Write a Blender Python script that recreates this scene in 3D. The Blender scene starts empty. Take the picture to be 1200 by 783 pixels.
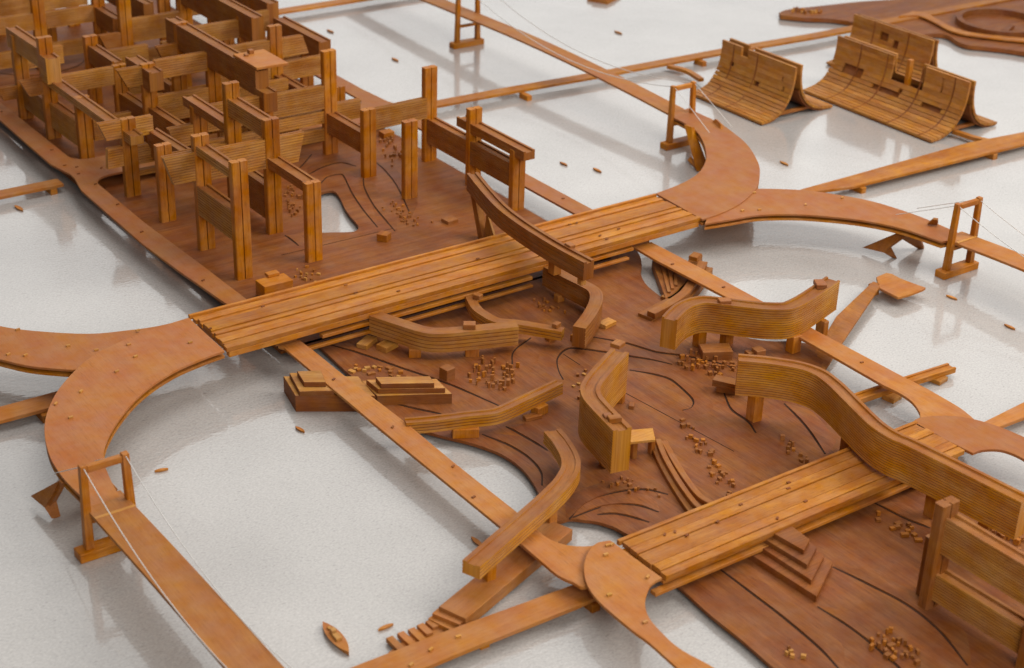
import bpy, bmesh, math, random
from mathutils import Matrix, Vector

scene = bpy.context.scene
COL = scene.collection

# ------------------------------------------------------------------ camera, world, lamps, exposure
cam_data = bpy.data.cameras.new("camera")
cam_data.sensor_width = 36.0
cam_data.lens = 57.406
cam_data.clip_start = 0.1
cam_data.clip_end = 400.0
cam_data.dof.use_dof = True
cam_data.dof.focus_distance = 18.6
cam_data.dof.aperture_fstop = 0.85
cam = bpy.data.objects.new("camera", cam_data)
COL.objects.link(cam)
cam.matrix_world = Matrix(((0.813670, 0.244633, -0.527347, -10.386411), (-0.580609, 0.387035, -0.716308, -14.108095), (0.028869, 0.889021, 0.456955, 9.000000), (0.000000, 0.000000, 0.000000, 1.000000)))
scene.camera = cam

world = bpy.data.worlds.new("World")
scene.world = world
world.use_nodes = True
wbg = world.node_tree.nodes["Background"]
wbg.inputs[0].default_value = (1.0, 0.985, 0.97, 1.0)
wbg.inputs[1].default_value = 0.14


def area_lamp(name, loc, target, sx, sy, power, colour):
    d = bpy.data.lights.new(name, 'AREA')
    d.shape = 'RECTANGLE'
    d.size, d.size_y = sx, sy
    d.energy = power
    d.color = colour
    o = bpy.data.objects.new(name, d)
    COL.objects.link(o)
    o.location = loc
    o.rotation_euler = (Vector(target) - Vector(loc)).to_track_quat('-Z', 'Y').to_euler()
    return o


area_lamp("gallery_lamp", (16.0, -11.0, 16.5), (0.5, 0.5, 0.0), 11.0, 11.0, 4100.0, (1.0, 0.95, 0.88))
area_lamp("ceiling_lamp", (3.0, 3.0, 20.0), (1.0, 1.0, 0.0), 13.0, 13.0, 2300.0, (1.0, 0.965, 0.93))
area_lamp("front_fill", (-9.0, -24.0, 15.0), (0.5, 0.0, 0.0), 14.0, 11.0, 3600.0, (1.0, 0.95, 0.88))  # fill added behind the camera to lift the upright faces, no known source
area_lamp("reflection_panel", (19.5, 26.5, 19.0), (1.0, 1.5, 6.0), 50.0, 34.0, 5200.0, (1.0, 0.985, 0.965))  # big unseen panel added to give the water a bright reflection

scene.view_settings.view_transform = 'Standard'
scene.view_settings.look = 'None'
scene.view_settings.exposure = 0.0
scene.view_settings.gamma = 1.0
scene.cycles.max_bounces = 8

# ------------------------------------------------------------------ materials
def lin(c):
    c = c / 255.0
    return c / 12.92 if c <= 0.04045 else ((c + 0.055) / 1.055) ** 2.4


def rgb(t, k=1.0):
    return (min(1, lin(t[0]) * k), min(1, lin(t[1]) * k), min(1, lin(t[2]) * k), 1.0)


def warm(t):
    c = rgb(t, 0.86)
    return (c[0], c[1], c[2] * 0.84, 1.0)


TONES = {
    # light streak, dark streak, roughness, figure contrast
    'plate': ((160, 97, 54), (116, 63, 31), 0.52, 0.8),
    'road': ((200, 134, 77), (172, 104, 52), 0.52, 0.42),
    'ring': ((194, 126, 78), (168, 101, 58), 0.54, 0.22),
    'post': ((206, 132, 50), (162, 90, 22), 0.44, 0.9),
    'beam': ((208, 150, 84), (168, 106, 48), 0.48, 0.9),
    'slab': ((220, 156, 68), (180, 110, 32), 0.44, 0.9),
    'brown': ((178, 114, 58), (136, 78, 34), 0.48, 0.8),
    'deck': ((208, 137, 60), (172, 99, 32), 0.48, 1.0),
    'roof': ((200, 137, 72), (160, 100, 46), 0.48, 0.8),
    'block': ((184, 119, 66), (140, 82, 42), 0.48, 0.7),
    'pale': ((218, 162, 94), (188, 126, 60), 0.52, 0.7),
    'veneer': ((176, 114, 62), (142, 84, 40), 0.52, 0.7),
    'endgrain': ((160, 96, 52), (120, 68, 34), 0.6, 0.7),
    'groove': ((74, 46, 32), (48, 28, 20), 0.7, 0.6),
}
MATS = {}


def wood(tone, axis):
    """axis: x, y, z (object axis that the grain follows) or uv (grain follows u)"""
    key = tone + '_' + axis
    if key in MATS:
        return MATS[key]
    light, dark, rough, fc = TONES[tone]
    mid = tuple((a + b) / 2 for a, b in zip(light, dark))
    light = tuple(m_ + (a - m_) * (0.35 + 0.65 * fc) for a, m_ in zip(light, mid))
    dark = tuple(m_ + (a - m_) * (0.35 + 0.65 * fc) for a, m_ in zip(dark, mid))
    m = bpy.data.materials.new('wood_' + key)
    m.use_nodes = True
    nt = m.node_tree
    N, L = nt.nodes, nt.links
    bsdf = N['Principled BSDF']
    tc = N.new('ShaderNodeTexCoord')
    oi = N.new('ShaderNodeObjectInfo')
    add = N.new('ShaderNodeVectorMath'); add.operation = 'MULTIPLY_ADD'
    comb = N.new('ShaderNodeCombineXYZ')
    for i in range(3):
        L.new(oi.outputs['Random'], comb.inputs[i])
    L.new(comb.outputs[0], add.inputs[0])
    add.inputs[1].default_value = (37.0, 53.0, 71.0)
    L.new(tc.outputs['UV' if axis == 'uv' else 'Object'], add.inputs[2])

    def stretched(lo, hi):
        mp = N.new('ShaderNodeMapping')
        s = {'x': (lo, hi, hi), 'y': (hi, lo, hi), 'z': (hi, hi, lo), 'uv': (lo, hi, hi)}[axis]
        mp.inputs['Scale'].default_value = s
        L.new(add.outputs[0], mp.inputs[0])
        return mp

    def noise(vec, scale, detail, rgh=0.6):
        n = N.new('ShaderNodeTexNoise')
        n.inputs['Scale'].default_value = scale
        n.inputs['Detail'].default_value = detail
        n.inputs['Roughness'].default_value = rgh
        L.new(vec.outputs[0], n.inputs['Vector'])
        return n
    fib = noise(stretched(2.2, 60.0), 1.0, 5.0, 0.7)         # fine fibre
    fig = noise(stretched(0.7, 9.0), 1.0, 3.0, 0.55)         # broad figure
    por = noise(stretched(9.0, 120.0), 1.0, 2.0, 0.5)        # pores
    blo = noise(add, 2.3, 4.0, 0.6)                          # stain and handling wear
    mix1 = N.new('ShaderNodeMath'); mix1.operation = 'MULTIPLY_ADD'
    L.new(fib.outputs[0], mix1.inputs[0]); mix1.inputs[1].default_value = 0.6
    m2 = N.new('ShaderNodeMath'); m2.operation = 'MULTIPLY'
    L.new(fig.outputs[0], m2.inputs[0]); m2.inputs[1].default_value = 0.5
    L.new(m2.outputs[0], mix1.inputs[2])
    ramp = N.new('ShaderNodeValToRGB')
    ramp.color_ramp.elements[0].position = 0.36
    ramp.color_ramp.elements[1].position = 0.74
    ramp.color_ramp.elements[0].color = warm(dark)
    ramp.color_ramp.elements[1].color = warm(light)
    L.new(mix1.outputs[0], ramp.inputs[0])
    # pores darken a little
    pr = N.new('ShaderNodeMapRange')
    pr.inputs['From Min'].default_value = 0.57; pr.inputs['From Max'].default_value = 0.74
    pr.inputs['To Min'].default_value = 1.0; pr.inputs['To Max'].default_value = 1.0 - 0.42 * (0.3 + 0.7 * fc)
    L.new(por.outputs[0], pr.inputs[0])
    br = N.new('ShaderNodeMapRange')
    br.inputs['From Min'].default_value = 0.3; br.inputs['From Max'].default_value = 0.7
    br.inputs['To Min'].default_value = 1.0 - 0.16 * (0.15 + 0.85 * fc); br.inputs['To Max'].default_value = 1.0 + 0.13 * (0.15 + 0.85 * fc)
    L.new(blo.outputs[0], br.inputs[0])
    rv = N.new('ShaderNodeMapRange')
    rv.inputs['To Min'].default_value = 0.86; rv.inputs['To Max'].default_value = 1.12
    L.new(oi.outputs['Random'], rv.inputs[0])
    k1 = N.new('ShaderNodeMath'); k1.operation = 'MULTIPLY'
    L.new(pr.outputs[0], k1.inputs[0]); L.new(br.outputs[0], k1.inputs[1])
    k2 = N.new('ShaderNodeMath'); k2.operation = 'MULTIPLY'
    L.new(k1.outputs[0], k2.inputs[0]); L.new(rv.outputs[0], k2.inputs[1])
    hsv = N.new('ShaderNodeHueSaturation')
    L.new(ramp.outputs[0], hsv.inputs['Color'])
    L.new(k2.outputs[0], hsv.inputs['Value'])
    hs = N.new('ShaderNodeMapRange')
    hs.inputs['From Min'].default_value = 0.3; hs.inputs['From Max'].default_value = 0.7
    hs.inputs['To Min'].default_value = 0.493; hs.inputs['To Max'].default_value = 0.507
    L.new(blo.outputs[0], hs.inputs[0]); L.new(hs.outputs[0], hsv.inputs['Hue'])
    sa = N.new('ShaderNodeMapRange')
    sa.inputs['From Min'].default_value = 0.32; sa.inputs['From Max'].default_value = 0.68
    sa.inputs['To Min'].default_value = 0.94; sa.inputs['To Max'].default_value = 1.05
    bl2 = noise(add, 5.1, 3.0, 0.6)
    L.new(bl2.outputs[0], sa.inputs[0]); L.new(sa.outputs[0], hsv.inputs['Saturation'])
    L.new(hsv.outputs[0], bsdf.inputs['Base Color'])
    rr = N.new('ShaderNodeMapRange')
    rr.inputs['To Min'].default_value = rough - 0.08; rr.inputs['To Max'].default_value = rough + 0.16
    L.new(blo.outputs[0], rr.inputs[0]); L.new(rr.outputs[0], bsdf.inputs['Roughness'])
    bsdf.inputs['Specular IOR Level'].default_value = 0.20
    bp = N.new('ShaderNodeBump')
    bp.inputs['Strength'].default_value = 0.35
    bp.inputs['Distance'].default_value = 0.006
    L.new(mix1.outputs[0], bp.inputs['Height']); L.new(bp.outputs[0], bsdf.inputs['Normal'])
    MATS[key] = m
    return m


def water_material():
    m = bpy.data.materials.new('textured_water_sheet')
    m.use_nodes = True
    nt = m.node_tree
    N, L = nt.nodes, nt.links
    b = N['Principled BSDF']
    tc = N.new('ShaderNodeTexCoord')

    def nz(scale, rot, st, detail):
        mp = N.new('ShaderNodeMapping')
        mp.inputs['Rotation'].default_value = (0, 0, math.radians(rot))
        mp.inputs['Scale'].default_value = st
        L.new(tc.outputs['Object'], mp.inputs[0])
        n = N.new('ShaderNodeTexNoise')
        n.inputs['Scale'].default_value = scale
        n.inputs['Detail'].default_value = detail
        L.new(mp.outputs[0], n.inputs['Vector'])
        return n
    a = nz(9.0, 38.0, (1.0, 2.6, 1.0), 3.0)
    c = nz(26.0, 30.0, (1.0, 1.9, 1.0), 3.0)
    d = nz(0.5, 0.0, (1, 1, 1), 3.0)
    e = nz(38.0, 50.0, (1.0, 1.4, 1.0), 3.0)
    s = N.new('ShaderNodeMath'); s.operation = 'MULTIPLY_ADD'
    L.new(c.outputs[0], s.inputs[0]); s.inputs[1].default_value = 0.5; L.new(a.outputs[0], s.inputs[2])
    bp = N.new('ShaderNodeBump')
    bp.inputs['Strength'].default_value = 0.5
    bp.inputs['Distance'].default_value = 0.012
    L.new(s.outputs[0], bp.inputs['Height'])
    L.new(bp.outputs[0], b.inputs['Normal'])
    bc = N.new('ShaderNodeBump')
    bc.inputs['Strength'].default_value = 0.16
    bc.inputs['Distance'].default_value = 0.006
    L.new(a.outputs[0], bc.inputs['Height'])
    L.new(bc.outputs[0], b.inputs['Coat Normal'])
    ramp = N.new('ShaderNodeValToRGB')
    ramp.color_ramp.elements[0].position = 0.35; ramp.color_ramp.elements[1].position = 0.68
    ramp.color_ramp.elements[0].color = rgb((172, 169, 166)); ramp.color_ramp.elements[1].color = rgb((187, 184, 181))
    L.new(d.outputs[0], ramp.inputs[0])
    fine = N.new('ShaderNodeMapRange')
    fine.inputs['From Min'].default_value = 0.3; fine.inputs['From Max'].default_value = 0.7
    fine.inputs['To Min'].default_value = 0.85; fine.inputs['To Max'].default_value = 1.10
    L.new(e.outputs[0], fine.inputs[0])
    g = nz(15.0, 40.0, (1.0, 3.4, 1.0), 2.0)
    fl = N.new('ShaderNodeMapRange')
    fl.inputs['From Min'].default_value = 0.60; fl.inputs['From Max'].default_value = 0.72
    fl.inputs['To Min'].default_value = 1.0; fl.inputs['To Max'].default_value = 0.76
    L.new(g.outputs[0], fl.inputs[0])
    fm = N.new('ShaderNodeMath'); fm.operation = 'MULTIPLY'
    L.new(fine.outputs[0], fm.inputs[0]); L.new(fl.outputs[0], fm.inputs[1])
    hsv = N.new('ShaderNodeHueSaturation')
    L.new(ramp.outputs[0], hsv.inputs['Color']); L.new(fm.outputs[0], hsv.inputs['Value'])
    L.new(hsv.outputs[0], b.inputs['Base Color'])
    b.inputs['Roughness'].default_value = 0.16
    b.inputs['IOR'].default_value = 1.5
    b.inputs['Specular IOR Level'].default_value = 0.5
    b.inputs['Coat Weight'].default_value = 1.0
    b.inputs['Coat Roughness'].default_value = 0.025
    b.inputs['Coat IOR'].default_value = 1.62
    return m


def thread_material():
    m = bpy.data.materials.new('white_thread')
    m.use_nodes = True
    nt = m.node_tree
    b = nt.nodes['Principled BSDF']
    n = nt.nodes.new('ShaderNodeTexNoise'); n.inputs['Scale'].default_value = 80
    r = nt.nodes.new('ShaderNodeValToRGB')
    r.color_ramp.elements[0].color = (0.5, 0.48, 0.45, 1); r.color_ramp.elements[1].color = (0.8, 0.79, 0.77, 1)
    nt.links.new(n.outputs[0], r.inputs[0]); nt.links.new(r.outputs[0], b.inputs['Base Color'])
    b.inputs['Roughness'].default_value = 0.6
    return m


THREAD = thread_material()

# ------------------------------------------------------------------ object helpers
WL = {}          # world location of each object's origin


def tag(o, label=None, cat=None, group=None, kind=None):
    if label: o['label'] = label
    if cat: o['category'] = cat
    if group: o['group'] = group
    if kind: o['kind'] = kind
    return o


def empty(name, loc, label, cat, group=None):
    o = bpy.data.objects.new(name, None)
    o.empty_display_size = 0.1
    COL.objects.link(o)
    o.location = loc
    WL[o] = Vector(loc)
    return tag(o, label, cat, group)


def link(name, me, mat, parent=None, loc=(0, 0, 0), rotz=0.0, bevel=0.0):
    o = bpy.data.objects.new(name, me)
    COL.objects.link(o)
    if not me.materials:
        me.materials.append(mat)
    w = Vector(loc)
    WL[o] = w
    if parent is not None:
        o.parent = parent
        o.location = w - WL[parent]
    else:
        o.location = w
    o.rotation_euler = (0, 0, rotz)
    if bevel:
        b = o.modifiers.new('bevel', 'BEVEL')
        b.width = bevel; b.segments = 1; b.limit_method = 'ANGLE'; b.angle_limit = math.radians(40)
    return o


def mesh(verts, faces, smooth=None):
    me = bpy.data.meshes.new('mesh')
    me.from_pydata([tuple(v) for v in verts], [], faces)
    me.update()
    if smooth:
        me.shade_smooth()
        me.set_sharp_from_angle(angle=math.radians(smooth))
    return me


BOXES = {}


def box_mesh(lx, ly, lz):
    x, y, z = lx / 2, ly / 2, lz / 2
    v = [(-x, -y, -z), (x, -y, -z), (x, y, -z), (-x, y, -z), (-x, -y, z), (x, -y, z), (x, y, z), (-x, y, z)]
    f = [(0, 3, 2, 1), (4, 5, 6, 7), (0, 1, 5, 4), (1, 2, 6, 5), (2, 3, 7, 6), (3, 0, 4, 7)]
    return mesh(v, f)


def box(name, x0, x1, y0, y1, z0, z1, tone, axis='x', parent=None, rotz=0.0, bevel=0.006):
    me = box_mesh(x1 - x0, y1 - y0, z1 - z0)
    return link(name, me, wood(tone, axis), parent, ((x0 + x1) / 2, (y0 + y1) / 2, (z0 + z1) / 2), rotz, bevel)


def resample(pts, n=10):
    """Catmull-Rom through 2D/3D points"""
    P_ = [Vector(p if len(p) == 3 else (p[0], p[1], 0)) for p in pts]
    P_ = [P_[0] * 2 - P_[1]] + P_ + [P_[-1] * 2 - P_[-2]]
    out = []
    for i in range(1, len(P_) - 2):
        a, b, c, d = P_[i - 1], P_[i], P_[i + 1], P_[i + 2]
        for k in range(n):
            t = k / n
            out.append(0.5 * ((2 * b) + (c - a) * t + (2 * a - 5 * b + 4 * c - d) * t * t + (3 * b - a - 3 * c + d) * t ** 3))
    out.append(P_[-2])
    return out


def sweep_mesh(path, prof, smooth=35, flare0=0.0, flare1=0.0):
    """path: list of Vector (z used as offset). prof: closed list of (s, z), s to the right of travel."""
    n, m = len(path), len(prof)
    verts, faces, uvs = [], [], []
    per = [0.0]
    for j in range(m):
        a, b = prof[j], prof[(j + 1) % m]
        per.append(per[-1] + math.hypot(a[0] - b[0], a[1] - b[1]))
    zs = [p[1] for p in prof]
    zm, zh = (min(zs) + max(zs)) / 2, max(1e-6, (max(zs) - min(zs)) / 2)
    u = 0.0
    us = []
    for i, p in enumerate(path):
        if i: u += (path[i] - path[i - 1]).length
        us.append(u)
        t0 = (path[i] - path[i - 1]) if i else (path[1] - path[0])
        t1 = (path[i + 1] - path[i]) if i < n - 1 else t0
        t0 = Vector((t0.x, t0.y, 0)).normalized(); t1 = Vector((t1.x, t1.y, 0)).normalized()
        t = (t0 + t1).normalized()
        k = 1.0 / max(0.5, t.dot(t1))
        r = Vector((t.y, -t.x, 0)) * k
        for s, z in prof:
            q = p + r * s + Vector((0, 0, z))
            if i == 0: q -= t * flare0 * (z - zm) / zh
            if i == n - 1: q += t * flare1 * (z - zm) / zh
            verts.append(q)
    for i in range(n - 1):
        for j in range(m):
            j2 = (j + 1) % m
            faces.append((i * m + j, (i + 1) * m + j, (i + 1) * m + j2, i * m + j2))
            uvs.append(((us[i], per[j]), (us[i + 1], per[j]), (us[i + 1], per[j + 1]), (us[i], per[j + 1])))
    faces.append(tuple(range(m)))
    uvs.append(tuple((prof[j][1] * 0.2, prof[j][0] * 1.0) for j in range(m)))
    faces.append(tuple((n - 1) * m + j for j in reversed(range(m))))
    uvs.append(tuple((prof[j][1] * 0.2, prof[j][0] * 1.0) for j in reversed(range(m))))
    me = mesh(verts, faces, smooth)
    uvl = me.uv_layers.new(name='UVMap')
    k = 0
    for f in uvs:
        for c in f:
            uvl.data[k].uv = c
            k += 1
    return me


def slab_profile(s0, s1, z0, z1, layers, gd=0.010, gw=0.010, channel=0.0, rail=0.035):
    """laminated wall section with V joints on both faces and, if asked, a channel along the top"""
    h = (z1 - z0) / layers
    right = [(s1, z0)]
    for k in range(1, layers):
        z = z0 + k * h
        right += [(s1, z - gw / 2), (s1 - gd, z), (s1, z + gw / 2)]
    right.append((s1, z1))
    top = []
    if channel:
        top = [(s1 - rail, z1), (s1 - rail, z1 - channel), (s0 + rail, z1 - channel), (s0 + rail, z1)]
    left = [(s0, z1)]
    for k in range(layers - 1, 0, -1):
        z = z0 + k * h
        left += [(s0, z + gw / 2), (s0 + gd, z), (s0, z - gw / 2)]
    left.append((s0, z0))
    return right + top + left


def rect_profile(s0, s1, z0, z1):
    return [(s1, z0), (s1, z1), (s0, z1), (s0, z0)]


def sweep(name, pts, prof, tone, parent=None, n=10, smooth=35, bevel=0.0, straight=False, flare0=0.0, flare1=0.0, veneer=True):
    path = [Vector(p if len(p) == 3 else (p[0], p[1], 0)) for p in pts] if straight else resample(pts, n)
    o0 = Vector((path[0].x, path[0].y, 0))
    me = sweep_mesh([p - o0 for p in path], prof, smooth, flare0, flare1)
    if tone in ('beam', 'slab', 'brown') and veneer:
        me.materials.append(wood(tone, 'uv')); me.materials.append(wood('veneer', 'uv'))
        for p in me.polygons:
            if p.normal.z > 0.8: p.material_index = 1
    return link(name, me, wood(tone, 'uv'), parent, o0, 0, bevel)


def plate_mesh(outer, holes, z0, z1):
    bm = bmesh.new()
    loops = []
    for loop in [outer] + list(holes):
        vs = [bm.verts.new((p[0], p[1], z1)) for p in loop]
        for i in range(len(vs)):
            bm.edges.new((vs[i], vs[(i + 1) % len(vs)]))
        loops.append(vs)
    bmesh.ops.triangle_fill(bm, use_beauty=True, use_dissolve=False, edges=bm.edges[:])
    for f in bm.faces:
        if f.normal.z < 0: f.normal_flip()
    top = bm.faces[:]
    ext = bmesh.ops.extrude_face_region(bm, geom=top)
    vs = [g for g in ext['geom'] if isinstance(g, bmesh.types.BMVert)]
    bmesh.ops.translate(bm, vec=(0, 0, z0 - z1), verts=vs)
    bmesh.ops.recalc_face_normals(bm, faces=bm.faces[:])
    me = bpy.data.meshes.new('mesh')
    bm.to_mesh(me); bm.free()
    return me


def plate(name, outer, z0, z1, tone, axis='x', holes=(), parent=None, rot=0.0, bevel=0.0, org=None):
    """flat sheet; rot turns the grain (object is rotated, its outline is not)"""
    cx, cy = org if org else (sum(p[0] for p in outer) / len(outer), sum(p[1] for p in outer) / len(outer))
    c, s = math.cos(-rot), math.sin(-rot)
    tr = lambda p: ((p[0] - cx) * c - (p[1] - cy) * s, (p[0] - cx) * s + (p[1] - cy) * c)
    me = plate_mesh([tr(p) for p in outer], [[tr(p) for p in h] for h in holes], z0, z1)
    return link(name, me, wood(tone, axis), parent, (cx, cy, 0), rot, bevel)


def smooth2(pts, n=6, closed=False):
    if closed:
        ext = [pts[-1]] + list(pts) + [pts[0], pts[1]]
        r = resample(ext, n)
        return [(p.x, p.y) for p in r[n:-n]][:-1]
    return [(p.x, p.y) for p in resample(pts, n)]


rnd = random.Random(7)

# ------------------------------------------------------------------ water
wm = mesh([(-70, -60, 0), (90, -60, 0), (90, 110, 0), (-70, 110, 0)], [(0, 1, 2, 3)])
water = link('water', wm, water_material())
tag(water, kind='structure')

# ------------------------------------------------------------------ island plates
ZP = 0.08
pond = smooth2([(-0.484, 4.018), (-0.196, 4.508), (0.106, 4.872), (0.290, 4.928), (0.349, 4.835), (0.283, 4.578), (0.163, 4.253), (0.080, 3.949), (0.004, 3.614), (-0.107, 3.495), (-0.217, 3.513), (-0.397, 3.614), (-0.548, 3.718)], 4, True)
north = [(-2.62, 0.95), (2.30, 0.95), (2.36, 15.4), (-2.62, 15.4)]
isl_n = plate('island', north, 0.045, ZP, 'plate', 'x', [pond])
tag(isl_n, kind='structure')

shore_w = smooth2([(-2.314, -1.180), (-2.250, -1.371), (-2.093, -1.663), (-1.907, -1.970), (-1.781, -2.307), (-1.771, -2.675), (-1.874, -3.060), (-1.990, -3.283), (-2.093, -3.507), (-2.040, -3.631), (-1.914, -3.659), (-1.815, -3.751), (-1.721, -3.848), (-1.646, -3.994), (-1.620, -4.108), (-1.580, -4.333)], 5)
shore_s = smooth2([(-1.737, -4.800), (-1.753, -5.142), (-1.793, -5.593), (-1.805, -6.023), (-1.839, -6.456), (-1.887, -7.051)], 4)
shore_e = smooth2([(1.716, -4.468), (1.855, -3.964), (2.071, -3.432), (2.276, -2.975), (2.437, -2.761), (2.732, -2.523), (2.767, -2.261), (2.611, -2.059), (2.436, -1.948), (2.264, -1.760), (2.181, -1.549), (2.111, -1.290), (2.112, -0.880), (2.103, -0.536), (2.095, -0.330), (2.109, -0.164), (2.171, 0.104), (2.310, 0.368), (2.472, 0.546), (2.659, 0.809), (2.793, 1.115)], 4)
centre = [(-2.5, 1.0), (-2.182, 0.873)] + shore_w + shore_s + [(0.6, -9.0), (1.95, -9.0), (1.95, -6.1), (1.6, -5.0)] + shore_e + [(2.3, 1.0)]
isl_c = plate('island', centre, 0.045, ZP, 'plate', 'y')
tag(isl_c, kind='structure')


def groove(par, pts, w=0.02, h=0.004):
    o = sweep('contour_step', pts, [(0.006, ZP - 0.01), (0.006, ZP + h), (-w, ZP + h * 0.4), (-w, ZP - 0.01)], 'groove', par, 8)
    return o


def facing(pts):
    """order a contour so that its riser looks south-west, down the slope"""
    t_ = Vector(pts[-1]) - Vector(pts[0])
    return list(reversed(pts)) if (t_.y * -0.59 - t_.x * -0.80) > 0 else pts


def relief(par, pts, side, w, h, axis):
    """low terrace edge: a riser along the contour and a long shallow back slope"""
    path = resample(pts, 8)
    n = len(path)
    v, f = [], []
    for i, p in enumerate(path):
        t_ = (path[min(i + 1, n - 1)] - path[max(i - 1, 0)]).normalized()
        r = Vector((t_.y, -t_.x, 0)) * side
        k = min(1.0, 5.0 * i / n + 0.02, 5.0 * (n - 1 - i) / n + 0.02)
        v += [p + r * 0.006 + Vector((0, 0, ZP - 0.004)), p + r * 0.008 + Vector((0, 0, ZP + h * k + 0.0015)), p + r * (w * (0.3 + 0.7 * k)) + Vector((0, 0, ZP - 0.003))]
    for i in range(n - 1):
        for q in range(3):
            q2 = (q + 1) % 3
            f.append((3 * i + q, 3 * i + 3 + q, 3 * i + 3 + q2, 3 * i + q2))
    me = mesh(v, f)
    bm = bmesh.new(); bm.from_mesh(me); bmesh.ops.recalc_face_normals(bm, faces=bm.faces[:]); bm.to_mesh(me); bm.free()
    o0 = path[0]
    c = WL[par]
    for vv in me.vertices: vv.co.x -= c.x; vv.co.y -= c.y
    return link('terrace', me, wood('plate', axis), par, (c.x, c.y, 0))


for pts in ([(0.333, 5.224), (0.534, 5.385), (0.749, 5.379), (0.726, 5.217), (0.536, 4.699), (0.359, 4.107), (0.204, 3.443)],
            [(1.010, 5.161), (0.784, 4.758), (0.566, 4.163), (0.444, 3.689), (0.336, 3.204)],
            [(1.444, 5.539), (1.382, 5.172), (1.229, 4.616), (1.003, 4.027), (0.812, 3.568)],
            [(0.338, 5.610), (0.680, 5.760), (0.982, 5.779), (1.106, 5.541)],
            [(0.364, 5.912), (0.556, 6.078), (0.787, 6.309)],
            [(-0.991, 3.858), (-0.991, 3.693), (-0.999, 3.469)],
            [(-1.819, 12.320), (-1.504, 11.977), (-1.091, 11.891), (-0.584, 12.022), (-0.252, 12.377)],
            [(-0.861, 11.862), (-0.522, 11.986), (-0.189, 12.453), (0.027, 13.128)]):
    pts = facing(pts)
    groove(isl_n, pts, 0.009)
    relief(isl_n, pts, 1, 0.22, 0.010, 'x')
for pts in ([(0.683, -0.708), (0.839, -0.937), (0.938, -1.104), (1.075, -1.421), (1.279, -1.651), (1.458, -1.915), (1.589, -2.197)],
            [(-0.259, -1.360), (-0.181, -1.169), (-0.019, -0.928), (0.190, -0.801), (0.328, -0.835), (0.550, -1.088), (0.746, -1.339), (0.908, -1.542), (1.034, -1.746)],
            [(0.526, -1.587), (0.683, -1.811), (0.771, -2.016), (0.741, -2.274), (0.674, -2.525), (0.553, -2.642), (0.431, -2.632)],
            [(-1.721, -1.859), (-1.611, -2.223), (-1.588, -2.543), (-1.649, -2.821), (-1.784, -3.023)],
            [(-1.413, -1.866), (-1.379, -2.101), (-1.329, -2.507)],
            [(-2.071, 0.827), (-1.877, 0.411), (-1.650, -0.174), (-1.421, -0.738), (-1.212, -1.468)],
            [(-1.921, -3.655), (-1.597, -3.538), (-1.271, -3.526), (-0.969, -3.646), (-0.814, -3.850)],
            [(-1.880, -3.656), (-1.506, -3.671), (-1.229, -3.814), (-1.101, -4.044)],
            [(-1.642, -3.747), (-1.464, -3.862), (-1.296, -4.133)],
            [(1.103, -2.559), (0.900, -2.910), (0.872, -3.202), (0.779, -3.437)],
            [(1.493, -3.131), (1.331, -3.643), (1.101, -4.155)],
            [(-1.243, -5.090), (-1.258, -5.556), (-1.268, -5.938), (-1.310, -6.454), (-1.379, -6.801)],
            [(-0.890, -6.035), (-0.871, -6.483), (-0.914, -6.970), (-0.949, -7.141)],
            [(-0.321, -5.668), (-0.249, -6.048), (-0.183, -6.483), (-0.233, -6.903), (-0.399, -7.366)],
            [(0.838, -5.099), (0.884, -5.479), (0.965, -5.729)],
            [(-0.548, -0.765), (-0.336, -0.501), (0.039, -0.327)],
            [(-2.139, -0.830), (-2.010, -1.046), (-1.836, -1.290)]):
    pts = facing(pts)
    groove(isl_c, pts, 0.010)
    relief(isl_c, pts, 1, 0.26, 0.014, 'y')
# thin straight seams between the boards of the plate
for pts in ([(0.137, -1.919), (0.318, -3.589)], [(0.117, -0.864), (0.118, -1.189)], [(-1.332, 3.323), (0.353, 3.296)]):
    par = isl_n if pts[0][1] > 1.5 else isl_c
    sweep('board_seam', pts, [(0.004, ZP - 0.01), (0.004, ZP + 0.003), (-0.004, ZP + 0.003), (-0.004, ZP - 0.01)], 'groove', par, straight=True)

# ------------------------------------------------------------------ roads on the shore and across the island
ZR0, ZR1 = 0.245, 0.28


def road(outer, tone='road', axis='y', z0=ZR0, z1=ZR1, holes=(), rot=0.0):
    o = plate('road', outer, z0, z1, tone, axis, holes, None, rot, 0.004)
    return tag(o, kind='structure')


def arc(cx, cy, rr, a0, a1, n=8):
    return [(cx + rr * math.cos(math.radians(a0 + (a1 - a0) * k / n)), cy + rr * math.sin(math.radians(a0 + (a1 - a0) * k / n))) for k in range(n + 1)]


# ring road round the north island with its cross street
strip_l_out = [(-2.76, 0.8), (-2.76, 2.0), (-2.84, 3.2), (-2.88, 4.2), (-2.86, 5.4), (-2.84, 6.3), (-2.75, 6.75), (-2.74, 6.95), (-2.78, 7.15), (-2.83, 7.45), (-2.82, 8.2), (-2.79, 9.6), (-2.78, 15.3)]
inner_s = [(-2.50, 15.3)] + arc(-2.25, 7.62, 0.25, 180, 270) + arc(2.15, 7.62, 0.25, 270, 360) + [(2.40, 15.3)]
outer_r = [(2.72, 15.3), (2.70, 8.0), (2.74, 7.3), (2.86, 6.9), (2.80, 6.4), (2.80, 0.8)]
hole_s = [(2.50, 0.8)] + arc(2.20, 6.35, 0.30, 0, 90) + arc(-2.25, 6.35, 0.30, 90, 180) + [(-2.57, 4.8), (-2.52, 3.2), (-2.48, 0.8)]
road(strip_l_out + inner_s[:1] + inner_s[1:-1] + [inner_s[-1]] + outer_r + hole_s, 'ring', 'y')

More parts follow.
